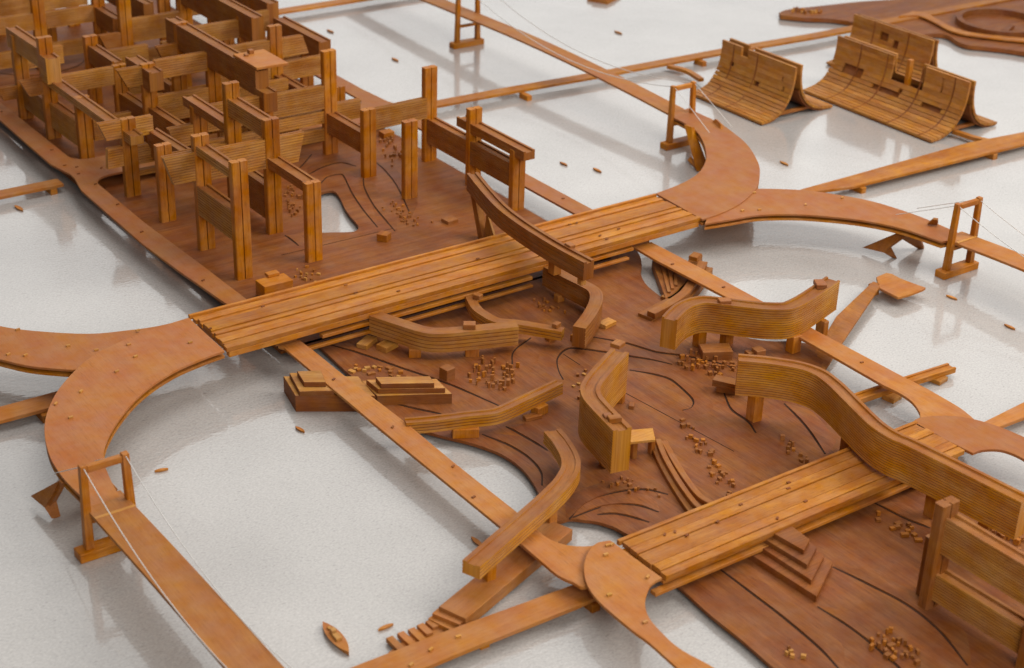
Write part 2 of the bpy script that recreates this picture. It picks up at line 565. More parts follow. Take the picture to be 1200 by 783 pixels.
# shore road on the west of the centre island, widening into the lower bridge
road([(-2.76, 0.75), (-2.48, 0.75)] + smooth2([(-2.472, 0.418), (-2.477, -0.370), (-2.454, -1.405), (-2.468, -2.426), (-2.463, -3.509), (-2.476, -3.842), (-2.477, -4.012), (-2.447, -4.132), (-2.380, -4.243), (-2.241, -4.350), (-2.094, -4.396), (-2.060, -4.468), (-2.232, -4.684), (-2.502, -4.824), (-2.670, -4.838), (-2.704, -4.731), (-2.756, -4.556), (-2.752, -4.263), (-2.748, -3.970), (-2.743, -3.607), (-2.744, -2.663), (-2.747, -1.413), (-2.725, 0.672)], 3), 'road', 'y')
# shore road on the east
road([(2.48, 0.75), (2.79, 0.75)] + [(2.783, 0.727), (2.799, -0.333), (2.793, -2.275), (2.807, -3.626)] + smooth2([(2.825, -3.989), (2.805, -4.431), (2.768, -4.628), (2.703, -4.783), (2.507, -4.892), (2.289, -4.752), (2.181, -4.491), (2.334, -4.329), (2.450, -4.114), (2.483, -3.909), (2.466, -3.679)], 3) + [(2.496, -2.502), (2.494, -0.962), (2.463, 0.234)], 'road', 'y')


def causeway(outer_px_world, label=None, tone='road', z0=0.09, z1=0.135):
    o = plate('road', outer_px_world, z0, z1, tone, 'x', bevel=0.004)
    return tag(o, kind='structure')


def piers(par, pts, w=0.10):
    for x, y in pts:
        box('pier', x - w / 2, x + w / 2, y - 0.12, y + 0.12, -0.01, 0.088, 'post', 'x', par)


cw = causeway([(-9.0, 6.98), (-2.83, 6.98), (-2.83, 7.22), (-9.0, 7.22)])
piers(cw, [(-2.98, 7.1), (-5.2, 7.1)])
cw = causeway([(-6.877, 1.386), (-5.803, 1.345), (-5.149, 1.346), (-4.839, 1.347), (-4.965, 1.042), (-5.384, 1.044), (-5.908, 1.057), (-6.971, 1.080)])
piers(cw, [(-5.428, 1.100)])
far = smooth2([(3.408, 7.046), (4.988, 6.997), (6.862, 6.883), (9.782, 6.777), (11.769, 6.628), (13.994, 6.593), (16.525, 6.521), (18.650, 6.490)], 2)
far2 = [(p[0] + 0.02, p[1] + 0.24) for p in reversed(far)]
cw = causeway(far + far2, tone='deck')
piers(cw, [(5.2, 6.9), (7.0, 6.85), (9.0, 6.8)])
cw = causeway([(2.6, 13.0), (9.5, 13.0), (9.5, 13.25), (2.6, 13.25)], tone='deck')
cw = causeway([(5.794, 1.231), (6.828, 0.963), (10.443, 0.805), (12.564, 0.737), (13.036, 1.084), (10.941, 1.168), (9.768, 1.314), (7.167, 1.288), (6.085, 1.289)], tone='deck')
piers(cw, [(7.019, 1.035), (9.835, 0.930)])
# short spur from the cross causeway to the first roof
spur = smooth2([(8.247, 6.809), (8.323, 6.597), (8.353, 6.358), (8.252, 5.928)], 4)
sweep('road', spur, rect_profile(-0.05, 0.05, 0.06, 0.12), 'deck')
tag(list(COL.objects)[-1], kind='structure')
spur = smooth2([(10.067, 1.860), (10.086, 1.665), (10.105, 1.472), (10.195, 1.237)], 4)
sweep('road', spur, rect_profile(-0.05, 0.05, 0.06, 0.12), 'deck')
tag(list(COL.objects)[-1], kind='structure')
cw = causeway([(-5.109, -4.499), (-4.915, -4.506), (-3.970, -4.528), (-3.081, -4.576), (-2.627, -4.597), (-2.338, -4.691), (-2.407, -4.866), (-2.769, -4.878), (-3.919, -4.851), (-4.391, -4.852), (-4.614, -4.853)])
piers(cw, [(-2.559, -4.786), (-3.701, -4.665)])
cw = causeway([(2.643, -4.710), (3.735, -4.634), (5.381, -4.554), (5.264, -4.876), (3.454, -4.860), (2.773, -4.836)])

# ------------------------------------------------------------------ broad upper roads: curved sheets at bridge level
ZD = 0.50


def sheet(outer, z=ZD, thick=0.03, tone='ring', axis='y', rot=0.0):
    o = plate('road', outer, z - thick, z, tone, axis, (), None, rot, 0.004)
    tag(o, kind='structure')
    low = plate('lower_sheet', outer, z - thick - 0.065, z - thick - 0.035, 'deck', axis, (), o, rot, 0.003)
    return o


west_a = smooth2([(-3.502, 0.590), (-3.779, 0.552), (-4.192, 0.445), (-4.647, 0.201), (-5.064, -0.166), (-5.384, -0.561), (-5.525, -0.862), (-5.593, -1.143), (-5.646, -1.468), (-5.651, -1.674)], 4)
west_a += smooth2([(-5.953, -1.633), (-5.956, -1.337), (-5.971, -1.061), (-5.970, -0.845), (-5.931, -0.487), (-5.813, -0.049), (-5.640, 0.327), (-5.363, 0.724), (-4.989, 1.089), (-4.704, 1.281), (-4.527, 1.347), (-4.234, 1.441), (-3.877, 1.502), (-3.481, 1.537)], 4)
sheet(west_a)
west_b = smooth2([(-5.715, 3.119), (-5.341, 2.500), (-5.030, 2.154), (-4.579, 1.795), (-4.185, 1.645), (-3.854, 1.562), (-3.500, 1.543)], 4)
west_b += smooth2([(-3.544, 0.992), (-4.143, 1.032), (-4.670, 0.967), (-5.000, 1.061), (-5.238, 1.247), (-5.439, 1.455), (-5.620, 1.732), (-5.983, 2.317)], 4)
sheet(west_b, 0.484)
east_a = smooth2([(3.568, 1.613), (3.847, 1.650), (4.218, 1.731), (4.602, 1.891), (5.002, 2.196), (5.281, 2.512), (5.525, 2.864), (5.713, 3.223), (5.787, 3.575), (5.805, 3.878)], 4)
east_a += smooth2([(6.289, 4.073), (6.276, 3.734), (6.261, 3.291), (6.152, 2.872), (6.004, 2.428), (5.763, 1.976), (5.448, 1.532), (4.979, 1.076), (4.668, 0.881), (4.264, 0.701), (3.858, 0.604), (3.509, 0.580)], 4)
sheet(east_a)
east_b = smooth2([(4.415, 1.301), (4.931, 1.022), (5.398, 0.681), (5.680, 0.355), (5.958, -0.116), (6.093, -0.610), (6.144, -1.000), (6.149, -1.374), (6.145, -1.669)], 4)
east_b += smooth2([(5.729, -1.619), (5.617, -1.045), (5.397, -0.607), (5.083, -0.234), (4.723, 0.081), (4.275, 0.323), (3.908, 0.395), (3.469, 0.481)], 4)
sheet(east_b, 0.484)
south_w = smooth2([(-2.053, -4.443), (-2.180, -4.410), (-2.324, -4.465), (-2.466, -4.583), (-2.554, -4.685), (-2.638, -4.818), (-2.697, -4.963), (-2.734, -5.151), (-2.745, -5.394), (-2.746, -5.638), (-2.735, -5.835), (-2.754, -6.224), (-2.768, -6.466)], 4)
south_w += smooth2([(-2.514, -6.634), (-2.491, -6.398), (-2.562, -6.067), (-2.558, -5.832), (-2.509, -5.563), (-2.398, -5.371), (-2.220, -5.215), (-2.116, -5.175), (-2.030, -5.169)], 4)
o = plate('road', south_w, 0.297, 0.33, 'road', 'y', bevel=0.004); tag(o, kind='structure')
south_e = smooth2([(2.030, -4.485), (2.161, -4.451), (2.392, -4.534), (2.607, -4.715), (2.746, -4.998), (2.812, -5.335), (2.833, -5.757)], 4)
south_e += smooth2([(2.406, -6.089), (2.447, -5.629), (2.420, -5.431), (2.344, -5.332), (2.213, -5.267), (2.090, -5.259)], 4)
o = plate('road', south_e, 0.297, 0.33, 'ring', 'y', bevel=0.004); tag(o, kind='structure')

# ------------------------------------------------------------------ plank bridges
def plank_bridge(x0, x1, y0, y1, z, label, splits, lows, skirt):
    b = empty('bridge', ((x0 + x1) / 2, (y0 + y1) / 2, 0), label, 'bridge')
    y = y1
    for k, (w, dz, dx) in enumerate(splits):
        yy = y - w * (y1 - y0)
        box('plank', x0 + dx, x1 - dx * 0.6, yy + 0.0045, y - 0.0045, z - 0.055 + dz, z + dz, 'deck', 'x', b, 0, 0.004)
        y = yy
    for (ya, yb, za, zb, xa, xb) in lows:
        box('girder', xa, xb, ya, yb, za, zb, 'deck', 'x', b, 0, 0.005)
    return b


plank_bridge(-3.46, 3.54, 0.62, 1.60, ZD,
             'wide upper bridge of long orange planks crossing both shore roads',
             [(0.05, 0.012, 0.0), (0.10, -0.016, 0.03), (0.07, 0.004, 0.05), (0.07, -0.014, 0.04), (0.22, 0.002, 0.05), (0.06, -0.012, 0.04), (0.06, 0.006, 0.05), (0.10, -0.010, 0.03), (0.10, 0.002, 0.03), (0.08, -0.010, 0.03), (0.09, 0.004, 0.0)],
             [(0.625, 0.70, 0.375, 0.447, -3.43, 3.5), (0.74, 1.5, 0.38, 0.44, -3.40, 3.4), (0.62, 0.70, 0.285, 0.33, -2.25, 0.75), (0.60, 0.66, 0.19, 0.225, -2.45, 0.75), (0.64, 0.72, 0.285, 0.33, 1.0, 2.4), (0.60, 0.66, 0.19, 0.225, 1.0, 2.3)], 0)
plank_bridge(-2.005, 2.08, -5.18, -4.475, 0.33,
             'lower plank bridge over the middle island beside the stepped pyramid',
             [(0.07, 0.012, 0.0), (0.17, 0.0, 0.03), (0.17, 0.008, 0.02), (0.28, 0.0, 0.02), (0.17, 0.006, 0.03), (0.14, 0.0, 0.02)],
             [(-5.20, -5.12, 0.165, 0.205, -2.12, 1.9), (-5.10, -4.55, 0.225, 0.27, -2.0, 2.0), (-5.16, -5.08, 0.235, 0.272, -2.0, 2.0)], 0)

# ------------------------------------------------------------------ suspension bridges: deck, towers, threads
def tube_mesh(pts, r, n=6):
    path = [Vector(p) for p in pts]
    verts, faces = [], []
    for i, p in enumerate(path):
        t = (path[min(i + 1, len(path) - 1)] - path[max(i - 1, 0)]).normalized()
        a = t.cross(Vector((0, 0, 1)))
        if a.length < 1e-4: a = Vector((1, 0, 0))
        a.normalize(); b = t.cross(a)
        for k in range(n):
            an = 2 * math.pi * k / n
            verts.append(p + a * (r * math.cos(an)) + b * (r * math.sin(an)))
    for i in range(len(path) - 1):
        for k in range(n):
            faces.append((i * n + k, i * n + (k + 1) % n, (i + 1) * n + (k + 1) % n, (i + 1) * n + k))
    return mesh(verts, faces, 80)


def hang(a, b, sag, n=16):
    out = []
    for k in range(n + 1):
        t = k / n
        out.append((a[0] + (b[0] - a[0]) * t, a[1] + (b[1] - a[1]) * t, a[2] + (b[2] - a[2]) * t - sag * 4 * t * (1 - t)))
    return out


def prism3(name, pts, thick, tone, axis, par):
    """polygon in a vertical or sloping plane given by 3D points, with thickness"""
    p = [Vector(q) for q in pts]
    nrm = (p[1] - p[0]).cross(p[2] - p[0]).normalized() * (thick / 2)
    n = len(p)
    v = [q + nrm for q in p] + [q - nrm for q in p]
    f = [tuple(range(n)), tuple(reversed(range(n, 2 * n)))]
    for i in range(n):
        j = (i + 1) % n
        f.append((i, i + n, j + n, j))
    me = mesh(v, f)
    bm = bmesh.new(); bm.from_mesh(me); bmesh.ops.recalc_face_normals(bm, faces=bm.faces[:]); bm.to_mesh(me); bm.free()
    return link(name, me, wood(tone, axis), par, (0, 0, 0), 0, 0.004)


def tower(par, xc, y, half, h, lean=0.02, leg=0.085, base=True, tilt=0.0):
    """two legs, crossbeam, low tie, base block; across the deck = x"""
    for s in (-1, 1):
        x0, x1 = xc + s * (half + lean), xc + s * half
        w = leg / 2
        v = []
        for (x, z, yo, ww) in ((x0, 0.10, 0, w), (x1, h, tilt, w * 0.8)):
            v += [(x - ww, y + yo - ww, z), (x + ww, y + yo - ww, z), (x + ww, y + yo + ww, z), (x - ww, y + yo + ww, z)]
        f = [(0, 3, 2, 1), (4, 5, 6, 7), (0, 1, 5, 4), (1, 2, 6, 5), (2, 3, 7, 6), (3, 0, 4, 7)]
        link('tower_leg', mesh(v, f), wood('post', 'z'), par, (0, 0, 0), 0, 0.005)
    box('crossbeam', xc - half + 0.035, xc + half - 0.035, y + tilt - 0.03, y + tilt + 0.03, h - 0.085, h - 0.015, 'post', 'x', par)
    box('tie', xc - half + 0.03, xc + half - 0.03, y - 0.025, y + 0.025, 0.36, 0.41, 'post', 'x', par)
    if base:
        box('base_block', xc - half - 0.14, xc + half + 0.12, y - 0.085, y + 0.085, 0.0, 0.10, 'post', 'x', par, 0, 0.008)


def deck_path(par, pts3, w, thick=0.035):
    return sweep('deck', pts3, rect_profile(-w / 2, w / 2, -thick, 0.0), 'road', par, 6, bevel=0.004)


def cable(par, pts, r=0.005):
    return link('cable', tube_mesh(pts, r), THREAD, par)


# west suspension bridge, runs towards the viewer
sb = empty('suspension_bridge', (-5.8, -1.6, 0), 'suspension bridge with white threads running to the bottom left edge', 'bridge')
deck_path(sb, [(-5.80, -1.42, 0.495), (-5.80, -1.68, 0.505), (-5.80, -2.6, 0.535), (-5.80, -3.6, 0.55), (-5.80, -5.0, 0.555)], 0.40)
box('deck_joint', -6.0, -5.6, -1.78, -1.74, 0.506, 0.512, 'pale', 'x', sb)
tower(sb, -5.80, -1.60, 0.205, 1.0)
for s in (-1, 1):
    x = -5.80 + s * 0.205
    cable(sb, hang((x, -1.60, 0.985), (x, -6.2, 0.985), 0.43))
    cable(sb, hang((x, -1.60, 0.985), (x - 0.02, -0.86, 0.53), 0.0, 2))
prism3('anchor', [(-6.148, -0.495, 0.120), (-5.981, -0.907, 0.460), (-5.972, -0.968, 0.460), (-6.008, -0.713, 0.120), (-6.017, -0.814, 0.000), (-6.069, -0.815, 0.000), (-6.100, -0.743, 0.100)], 0.05, 'brown', 'x', sb)
prism3('anchor', [(-5.60, -1.30, 0.42), (-5.60, -1.10, 0.42), (-5.46, -0.72, 0.02), (-5.46, -0.84, 0.02)], 0.05, 'brown', 'z', sb)

# east suspension bridge, leaves the frame on the right
sb = empty('suspension_bridge', (6.0, -1.7, 0), 'suspension bridge and tower in front of the right edge of the photo', 'bridge')
deck_path(sb, [(6.04, -1.52, 0.48), (6.04, -1.8, 0.495), (6.04, -2.8, 0.54), (6.04, -4.4, 0.56), (6.04, -6.0, 0.57)], 0.40)
box('deck_joint', 5.85, 6.23, -1.79, -1.75, 0.497, 0.503, 'pale', 'x', sb)
tower(sb, 6.04, -1.70, 0.21, 1.03)
for s in (-1, 1):
    x = 6.04 + s * 0.205
    cable(sb, hang((x, -1.70, 1.0), (x, -7.0, 1.0), 0.44))
    cable(sb, hang((x, -1.70, 1.0), (x, -0.72, 0.52), 0.0, 2))
prism3('anchor', [(5.453, -0.549, 0.060), (5.804, -1.030, 0.460), (5.806, -1.070, 0.400), (5.676, -0.844, 0.120), (5.685, -0.964, 0.000), (5.657, -0.914, 0.000), (5.541, -0.853, 0.080)], 0.04, 'brown', 'x', sb)
prism3('anchor', [(5.908, -0.800, 0.200), (5.832, -1.073, 0.420), (5.907, -1.091, 0.360), (6.265, -0.929, 0.000), (6.204, -0.892, 0.000)], 0.04, 'brown', 'x', sb)
prism3('anchor', [(6.005, -1.127, 0.500), (6.014, -1.204, 0.600), (6.041, -1.254, 0.600), (6.101, -1.221, 0.500)], 0.05, 'brown', 'x', sb)

# north suspension bridge with two towers
sb = empty('suspension_bridge', (5.95, 3.9, 0), 'arched suspension bridge with two towers behind the north island', 'bridge')
deck_path(sb, [(6.02, 3.60, 0.49), (6.02, 4.0, 0.505), (6.03, 5.2, 0.56), (6.04, 6.5, 0.60), (6.04, 8.0, 0.62), (6.04, 9.6, 0.60), (6.04, 11.5, 0.56), (6.04, 14.0, 0.48)], 0.36)
tower(sb, 5.99, 3.86, 0.205, 1.0, tilt=0.03)
tower(sb, 6.02, 9.85, 0.205, 1.25)
for s in (-1, 1):
    x = 6.0 + s * 0.2
    cable(sb, hang((x, 3.88, 0.985), (x + 0.02, 9.85, 1.23), 0.42), 0.006)
    cable(sb, hang((x, 3.88, 0.985), (x + s * 0.03, 2.98, 0.53), 0.0, 2))
    cable(sb, hang((x + 0.02, 9.85, 1.23), (x, 14.0, 0.6), 0.15), 0.006)
prism3('anchor', [(5.672, 3.427, 0.540), (5.698, 3.279, 0.540), (5.677, 2.860, 0.020), (5.461, 2.828, 0.020)], 0.07, 'post', 'z', sb)
prism3('anchor', [(5.562, 3.184, 0.060), (5.631, 3.189, 0.100), (5.587, 2.892, 0.000), (5.508, 2.899, 0.000)], 0.04, 'post', 'x', sb)
prism3('anchor', [(6.220, 3.392, 0.490), (6.227, 3.329, 0.550), (6.139, 3.115, 0.550), (6.102, 3.065, 0.490)], 0.05, 'post', 'x', sb)

# ------------------------------------------------------------------ post and beam blocks on the north island
POSTS = {}


def post_mesh(h, tone):
    key = (round(h, 3), tone)
    if key in POSTS: return POSTS[key]
    a, b, c = 0.108, 0.054, 0.007
    e = 0.010
    prof = [(-a + e, -b), (-c, -b), (-c, -b + 0.035), (c, -b + 0.035), (c, -b), (a - e, -b), (a, -b + e), (a, b - e), (a - e, b), (c, b), (c, b - 0.035), (-c, b - 0.035), (-c, b), (-a + e, b), (-a, b - e), (-a, -b + e)]
    n = len(prof)
    v = [(x, y, 0) for x, y in prof] + [(x, y, h) for x, y in prof]
    f = [tuple(reversed(range(n))), tuple(range(n, 2 * n))]
    for i in range(n):
        j = (i + 1) % n
        f.append((i, j, j + n, i + n))
    POSTS[key] = mesh(v, f)
    return POSTS[key]


def post(par, x, y, top, z0=ZP, tone='post'):
    x += rnd.uniform(-0.006, 0.006)
    return link('post', post_mesh(round(top - z0, 2), tone), wood(tone, 'z'), par, (x, y, z0), rnd.uniform(-0.02, 0.02))


def beam(par, p, q, z0, z1, w=0.10, tone='beam', layers=None, f0=0.0, f1=0.0, name='beam', channel=0.022):
    layers = layers or max(2, int((z1 - z0) / 0.034))
    rail = 0.022 if w < 0.13 else 0.034
    return sweep(name, [p, q], slab_profile(-w / 2, w / 2, z0, z1, layers, 0.007, 0.010, channel, rail), tone, par, straight=True, smooth=20, flare0=f0, flare1=f1)


CX = (-2.09, -1.05, 0.0, 1.07, 2.18)
YA, YB, YC, YD = 2.97, 4.03, 5.14, 6.22
YE, YF, YG, YH, YI = 7.90, 8.95, 10.0, 11.1, 12.2
GRP = 'post and beam blocks on the north island'

# A: front corner block
t = empty('post_and_beam_block', (-1.5, 3.5, ZP), 'front corner block of tall twin posts joined by low and high beams', 'building', GRP)
post(t, CX[0] + 0.03, YA, 1.66); post(t, CX[0] + 0.03, YB, 1.66); post(t, CX[1], YA, 1.17); post(t, CX[1], YB, 1.69); post(t, CX[1], YC, 1.86)
beam(t, (CX[0] + 0.01, YB - 0.05), (CX[0] + 0.01, YA + 0.05), 0.60, 1.00, 0.17)
beam(t, (CX[0] + 0.03, YB - 0.05), (CX[0] + 0.03, YA + 0.05), 1.42, 1.54, 0.17)
beam(t, (CX[0] + 0.13, YB), (CX[1] + 0.42, YB), 1.03, 1.43, 0.085, f1=0.05)
beam(t, (CX[0] - 0.44, YB), (CX[0] - 0.07, YB), 1.07, 1.46, 0.085, f0=0.06)
beam(t, (CX[1], YB - 0.05), (CX[1], YA + 0.02), 1.04, 1.172, 0.19, 'brown')
beam(t, (CX[1], YC - 0.05), (CX[1], YB + 0.05), 0.26, 0.74, 0.17, 'brown')
beam(t, (CX[1], YC - 0.05), (CX[1], YB + 0.05), 1.42, 1.66, 0.18)
beam(t, (CX[0] + 0.12, YC + 0.02), (CX[1] - 0.1, YC + 0.02), 0.72, 1.02, 0.085)
# B: behind it
t = empty('post_and_beam_block', (-0.5, 5.9, ZP), 'block behind the front corner with one long beam and a flat roof sheet', 'building', GRP)
post(t, CX[1], YD, 1.21); post(t, CX[2], YD, 1.12); post(t, CX[3], YD, 1.68)
beam(t, (CX[1], YD + 0.30), (CX[1], YC + 0.06), 1.14, 1.27, 0.19, 'brown')
beam(t, (CX[1] + 0.11, YD), (CX[2] - 0.1, YD), 0.80, 1.19, 0.085)
beam(t, (CX[1] + 0.11, YD), (CX[2] - 0.1, YD), 0.26, 0.66, 0.085)
beam(t, (CX[2] + 0.11, YD), (CX[3] - 0.1, YD), 0.81, 1.17, 0.085)
beam(t, (CX[2] + 0.11, YD + 0.01), (CX[3] - 0.1, YD + 0.01), 0.58, 0.77, 0.08)
beam(t, (CX[2] + 0.11, YD + 0.02), (CX[3] - 0.1, YD + 0.02), 0.30, 0.50, 0.08)
beam(t, (CX[2], YD + 0.12), (CX[2], YD - 0.18), 0.98, 1.28, 0.22, 'brown', name='beam_end')
beam(t, (CX[1] - 0.45, YD), (CX[1] - 0.10, YD), 0.66, 0.96, 0.085, f0=0.04)
beam(t, (CX[2], YD + 0.7), (CX[2], YD + 0.06), 0.52, 0.80, 0.17, 'brown')
beam(t, (CX[1] + 0.5, YD + 0.45), (CX[3] - 0.3, YD + 0.45), 0.30, 0.62, 0.085)
# C: small lone posts
t = empty('twin_post', (CX[0], YC, ZP), 'lone twin post between the front corner and the shore road', 'post', 'single posts'); post(t, CX[0] - 0.005, YC, 1.185)
t = empty('twin_post', (1.14, 4.11, ZP), 'shorter lone twin post in the open middle of the north island', 'post', 'single posts'); post(t, 1.14, 4.11, 1.225)
# D: the east frame
t = empty('post_and_beam_block', (2.18, 4.2, ZP), 'frame along the right shore with open slot between two long beams', 'building', GRP)
post(t, CX[4] + 0.01, YB + 0.03, 1.235); post(t, CX[4], YA, 0.98); post(t, CX[4], YC + 0.06, 1.535)
beam(t, (CX[4] + 0.01, YB + 0.33), (CX[4] + 0.01, YA - 0.26), 0.90, 1.035, 0.19, 'brown')
beam(t, (CX[4], YB), (CX[4], YA + 0.05), 0.42, 0.765, 0.17, 'brown')
beam(t, (CX[4], YC), (CX[4], YB + 0.08), 0.385, 0.76, 0.17, 'brown')
post(t, CX[3], YC - 0.03, 1.11)
beam(t, (CX[3] + 0.10, YC + 0.0), (CX[4] - 0.09, YC + 0.03), 0.775, 1.09, 0.085)
beam(t, (CX[3], YD - 0.05), (CX[3], YC + 0.03), 0.43, 0.74, 0.17, 'brown')
beam(t, (CX[3] + 0.05, YD + 0.02), (CX[3] + 0.52, YD + 0.02), 0.55, 0.84, 0.085)
# E: corner block by the left road
t = empty('post_and_beam_block', (-2.1, 6.2, ZP), 'twin post with two flared wing beams beside the left road junction', 'building', GRP)
post(t, CX[0] - 0.03, YD, 1.215)
beam(t, (-2.50, YD), (CX[0] - 0.12, YD), 0.96, 1.22, 0.085, f0=0.05); beam(t, (CX[0] + 0.07, YD), (-1.76, YD), 0.94, 1.20, 0.085)
beam(t, (-2.46, YD), (CX[0] - 0.12, YD), 0.55, 0.84, 0.085, f0=-0.01); beam(t, (CX[0] + 0.07, YD), (-1.80, YD), 0.53, 0.81, 0.085, f1=-0.06)
beam(t, (CX[0] + 0.07, YD), (-1.70, YD), 0.36, 0.44, 0.08)
beam(t, (CX[0] - 0.03, YD - 0.03), (CX[0] - 0.03, YD - 0.30), 0.93, 1.07, 0.19, 'beam', name='bracket')
beam(t, (-1.75, YD + 0.04), (-1.70, YC + 0.02), 0.62, 0.98, 0.16, 'brown')
# F: west range
t = empty('post_and_beam_block', (-2.2, 9.0, ZP), 'long range along the left shore road with walkway beam and flared wings', 'building', GRP)
post(t, CX[0] - 0.02, YE, 1.03); post(t, -2.2, YF, 1.66); post(t, -2.23, YG, 1.43)
beam(t, (-2.15, YF - 0.05), (CX[0] - 0.05, YD + 0.06), 0.93, 1.045, 0.19)
beam(t, (-2.16, YF - 0.05), (CX[0] - 0.05, YE + 0.05), 0.27, 0.66, 0.16)
beam(t, (-2.19, YG - 0.05), (-2.18, YF + 0.05), 0.27, 0.66, 0.16)
beam(t, (-2.62, YG), (-2.33, YG), 0.43, 0.64, 0.085, 'brown', f0=0.05)
beam(t, (-2.58, YF), (-2.30, YF), 0.80, 1.05, 0.085, 'brown', f0=0.06)
beam(t, (-2.22, YG + 0.28), (-2.2, YF + 0.04), 1.18, 1.48, 0.19)
beam(t, (-2.2, YF - 0.04), (-2.2, YF - 0.28), 1.02, 1.42, 0.22, 'beam', name='beam_end')
beam(t, (-2.10, YF), (CX[1] - 0.1, YF), 0.76, 1.04, 0.085)
post(t, CX[1] - 0.02, YF, 1.05)
beam(t, (CX[1], YF - 0.05), (CX[1] + 0.02, YE + 0.05), 0.30, 0.62, 0.16, 'brown')
beam(t, (-1.9, YE + 0.2), (-1.3, YE + 0.2), 0.25, 0.6, 0.085)
# G: middle range
t = empty('post_and_beam_block', (-0.5, 7.9, ZP), 'middle block whose dark beam end juts out over the cross street', 'building', GRP)
post(t, CX[1], YE, 1.36); post(t, CX[2], YE, 1.36)
beam(t, (CX[1], YE + 0.55), (CX[1], YE - 0.30), 1.02, 1.32, 0.22, 'brown')
beam(t, (CX[1] + 0.11, YE), (CX[2] - 0.09, YE), 1.10, 1.39, 0.085)
beam(t, (CX[1] - 0.42, YE), (CX[1] - 0.10, YE), 1.06, 1.34, 0.085, f0=0.07)
beam(t, (CX[1] + 0.11, YE), (CX[2] - 0.1, YE), 0.42, 0.84, 0.085)
beam(t, (CX[1] + 0.02, YE - 0.05), (CX[1] + 0.05, YD + 0.1), 0.40, 0.70, 0.16, 'brown')
post(t, -0.45, YE + 0.25, 1.1)
beam(t, (CX[2] + 0.12, YE - 0.55), (CX[3] - 0.1, YE - 0.55), 0.45, 0.95, 0.085)
beam(t, (CX[1] + 0.11, YE + 0.55), (CX[2] + 0.4, YE + 0.55), 0.30, 0.66, 0.085); beam(t, (CX[2] + 0.11, YE), (CX[3] - 0.1, YE), 0.62, 0.98, 0.085)
beam(t, (-0.5, YF + 0.1), (-0.5, YE + 0.3), 0.55, 0.85, 0.17, 'brown'); beam(t, (CX[1] + 0.1, YF), (CX[2] - 0.12, YF), 0.55, 0.9, 0.085)
# H: long high beam and plate
t = empty('post_and_beam_block', (0.0, 8.0, ZP), 'longest high beam of the city carrying a flat roof plate at its near end', 'building', GRP)
beam(t, (CX[2], 9.30), (CX[2], 6.28), 1.16, 1.55, 0.21, 'brown')
post(t, CX[2], YF, 1.56)
rp = plate('roof_plate', [(-0.10, 6.24), (0.40, 6.22), (0.40, 6.98), (-0.10, 6.98)], 1.56, 1.60, 'road', 'x', parent=t, bevel=0.004)
box('hut', 0.10, 0.18, 6.84, 6.92, 1.601, 1.66, 'block', 'x', t); box('hut', 0.0, 0.06, 6.78, 6.84, 1.601, 1.63, 'block', 'x', t)
beam(t, (CX[2] - 0.40, YF), (CX[2] - 0.08, YF), 1.0, 1.24, 0.085, 'brown', f0=0.05)
# I: north east range
t = empty('post_and_beam_block', (1.5, 8.4, ZP), 'block near the top right shore with box beam ends above the road', 'building', GRP)
post(t, CX[3], YE, 1.62); post(t, CX[3], YF, 1.52); post(t, CX[4], YF, 1.0); post(t, CX[4], YE, 0.45)
beam(t, (CX[2] + 0.11, YF), (CX[3] - 0.1, YF), 1.17, 1.46, 0.085)
beam(t, (CX[2] + 0.11, YE), (CX[3] - 0.1, YE), 1.12, 1.41, 0.085)
beam(t, (CX[3] + 0.10, YE), (CX[3] + 0.52, YE), 1.10, 1.40, 0.085, f1=-0.05)
beam(t, (CX[3] + 0.10, YE), (CX[4] - 0.25, YE), 0.72, 1.02, 0.085)
beam(t, (CX[4], 9.85), (CX[4], 8.30), 0.78, 1.10, 0.22, 'brown')
beam(t, (CX[3], 11.2), (CX[3], 8.45), 1.20, 1.62, 0.21, 'brown')
beam(t, (CX[3] + 0.02, YE - 0.02), (CX[3] + 0.02, YE - 0.9), 0.5, 0.85, 0.16, 'brown')
beam(t, (CX[2] + 0.11, YG), (CX[3] - 0.1, YG), 0.55, 0.95, 0.085); beam(t, (CX[3] + 0.11, YF), (CX[4] - 0.12, YF), 0.45, 0.80, 0.085); post(t, CX[3], YG, 1.2)
beam(t, (CX[3] + 0.12, YG), (CX[4] - 0.12, YG), 0.85, 1.2, 0.085); post(t, CX[4], YG, 0.9)
# J: far ranges
t = empty('post_and_beam_block', (-1.0, 12.2, ZP), 'far left block of two stacked rows of pale beams', 'building', GRP)
post(t, CX[1] - 0.05, YI, 1.7); post(t, CX[2] - 0.04, YI, 1.4); post(t, CX[0], YI, 1.5)
beam(t, (CX[0] - 0.3, YI), (CX[1] - 0.15, YI), 0.78, 1.06, 0.085); beam(t, (CX[1] + 0.06, YI), (CX[2] - 0.13, YI), 0.77, 1.05, 0.085)
beam(t, (CX[0] - 0.3, YI), (CX[1] - 0.15, YI), 0.20, 0.47, 0.085); beam(t, (CX[1] + 0.06, YI), (CX[2] - 0.13, YI), 0.25, 0.50, 0.085)
beam(t, (CX[2] - 0.04, YI - 0.04), (CX[2] - 0.04, YH + 0.3), 0.72, 1.02, 0.17, 'brown')
beam(t, (CX[1], YI + 1.05), (CX[2], YI + 1.05), 1.0, 1.3, 0.085); post(t, CX[1] + 0.5, YI + 1.05, 1.2)
beam(t, (CX[1] + 0.1, YG + 0.1), (CX[2] - 0.1, YG + 0.1), 0.62, 0.92, 0.085); post(t, CX[1], YG + 0.1, 1.2); beam(t, (CX[1], YG), (CX[1], YF + 0.1), 0.8, 1.08, 0.17, 'brown')
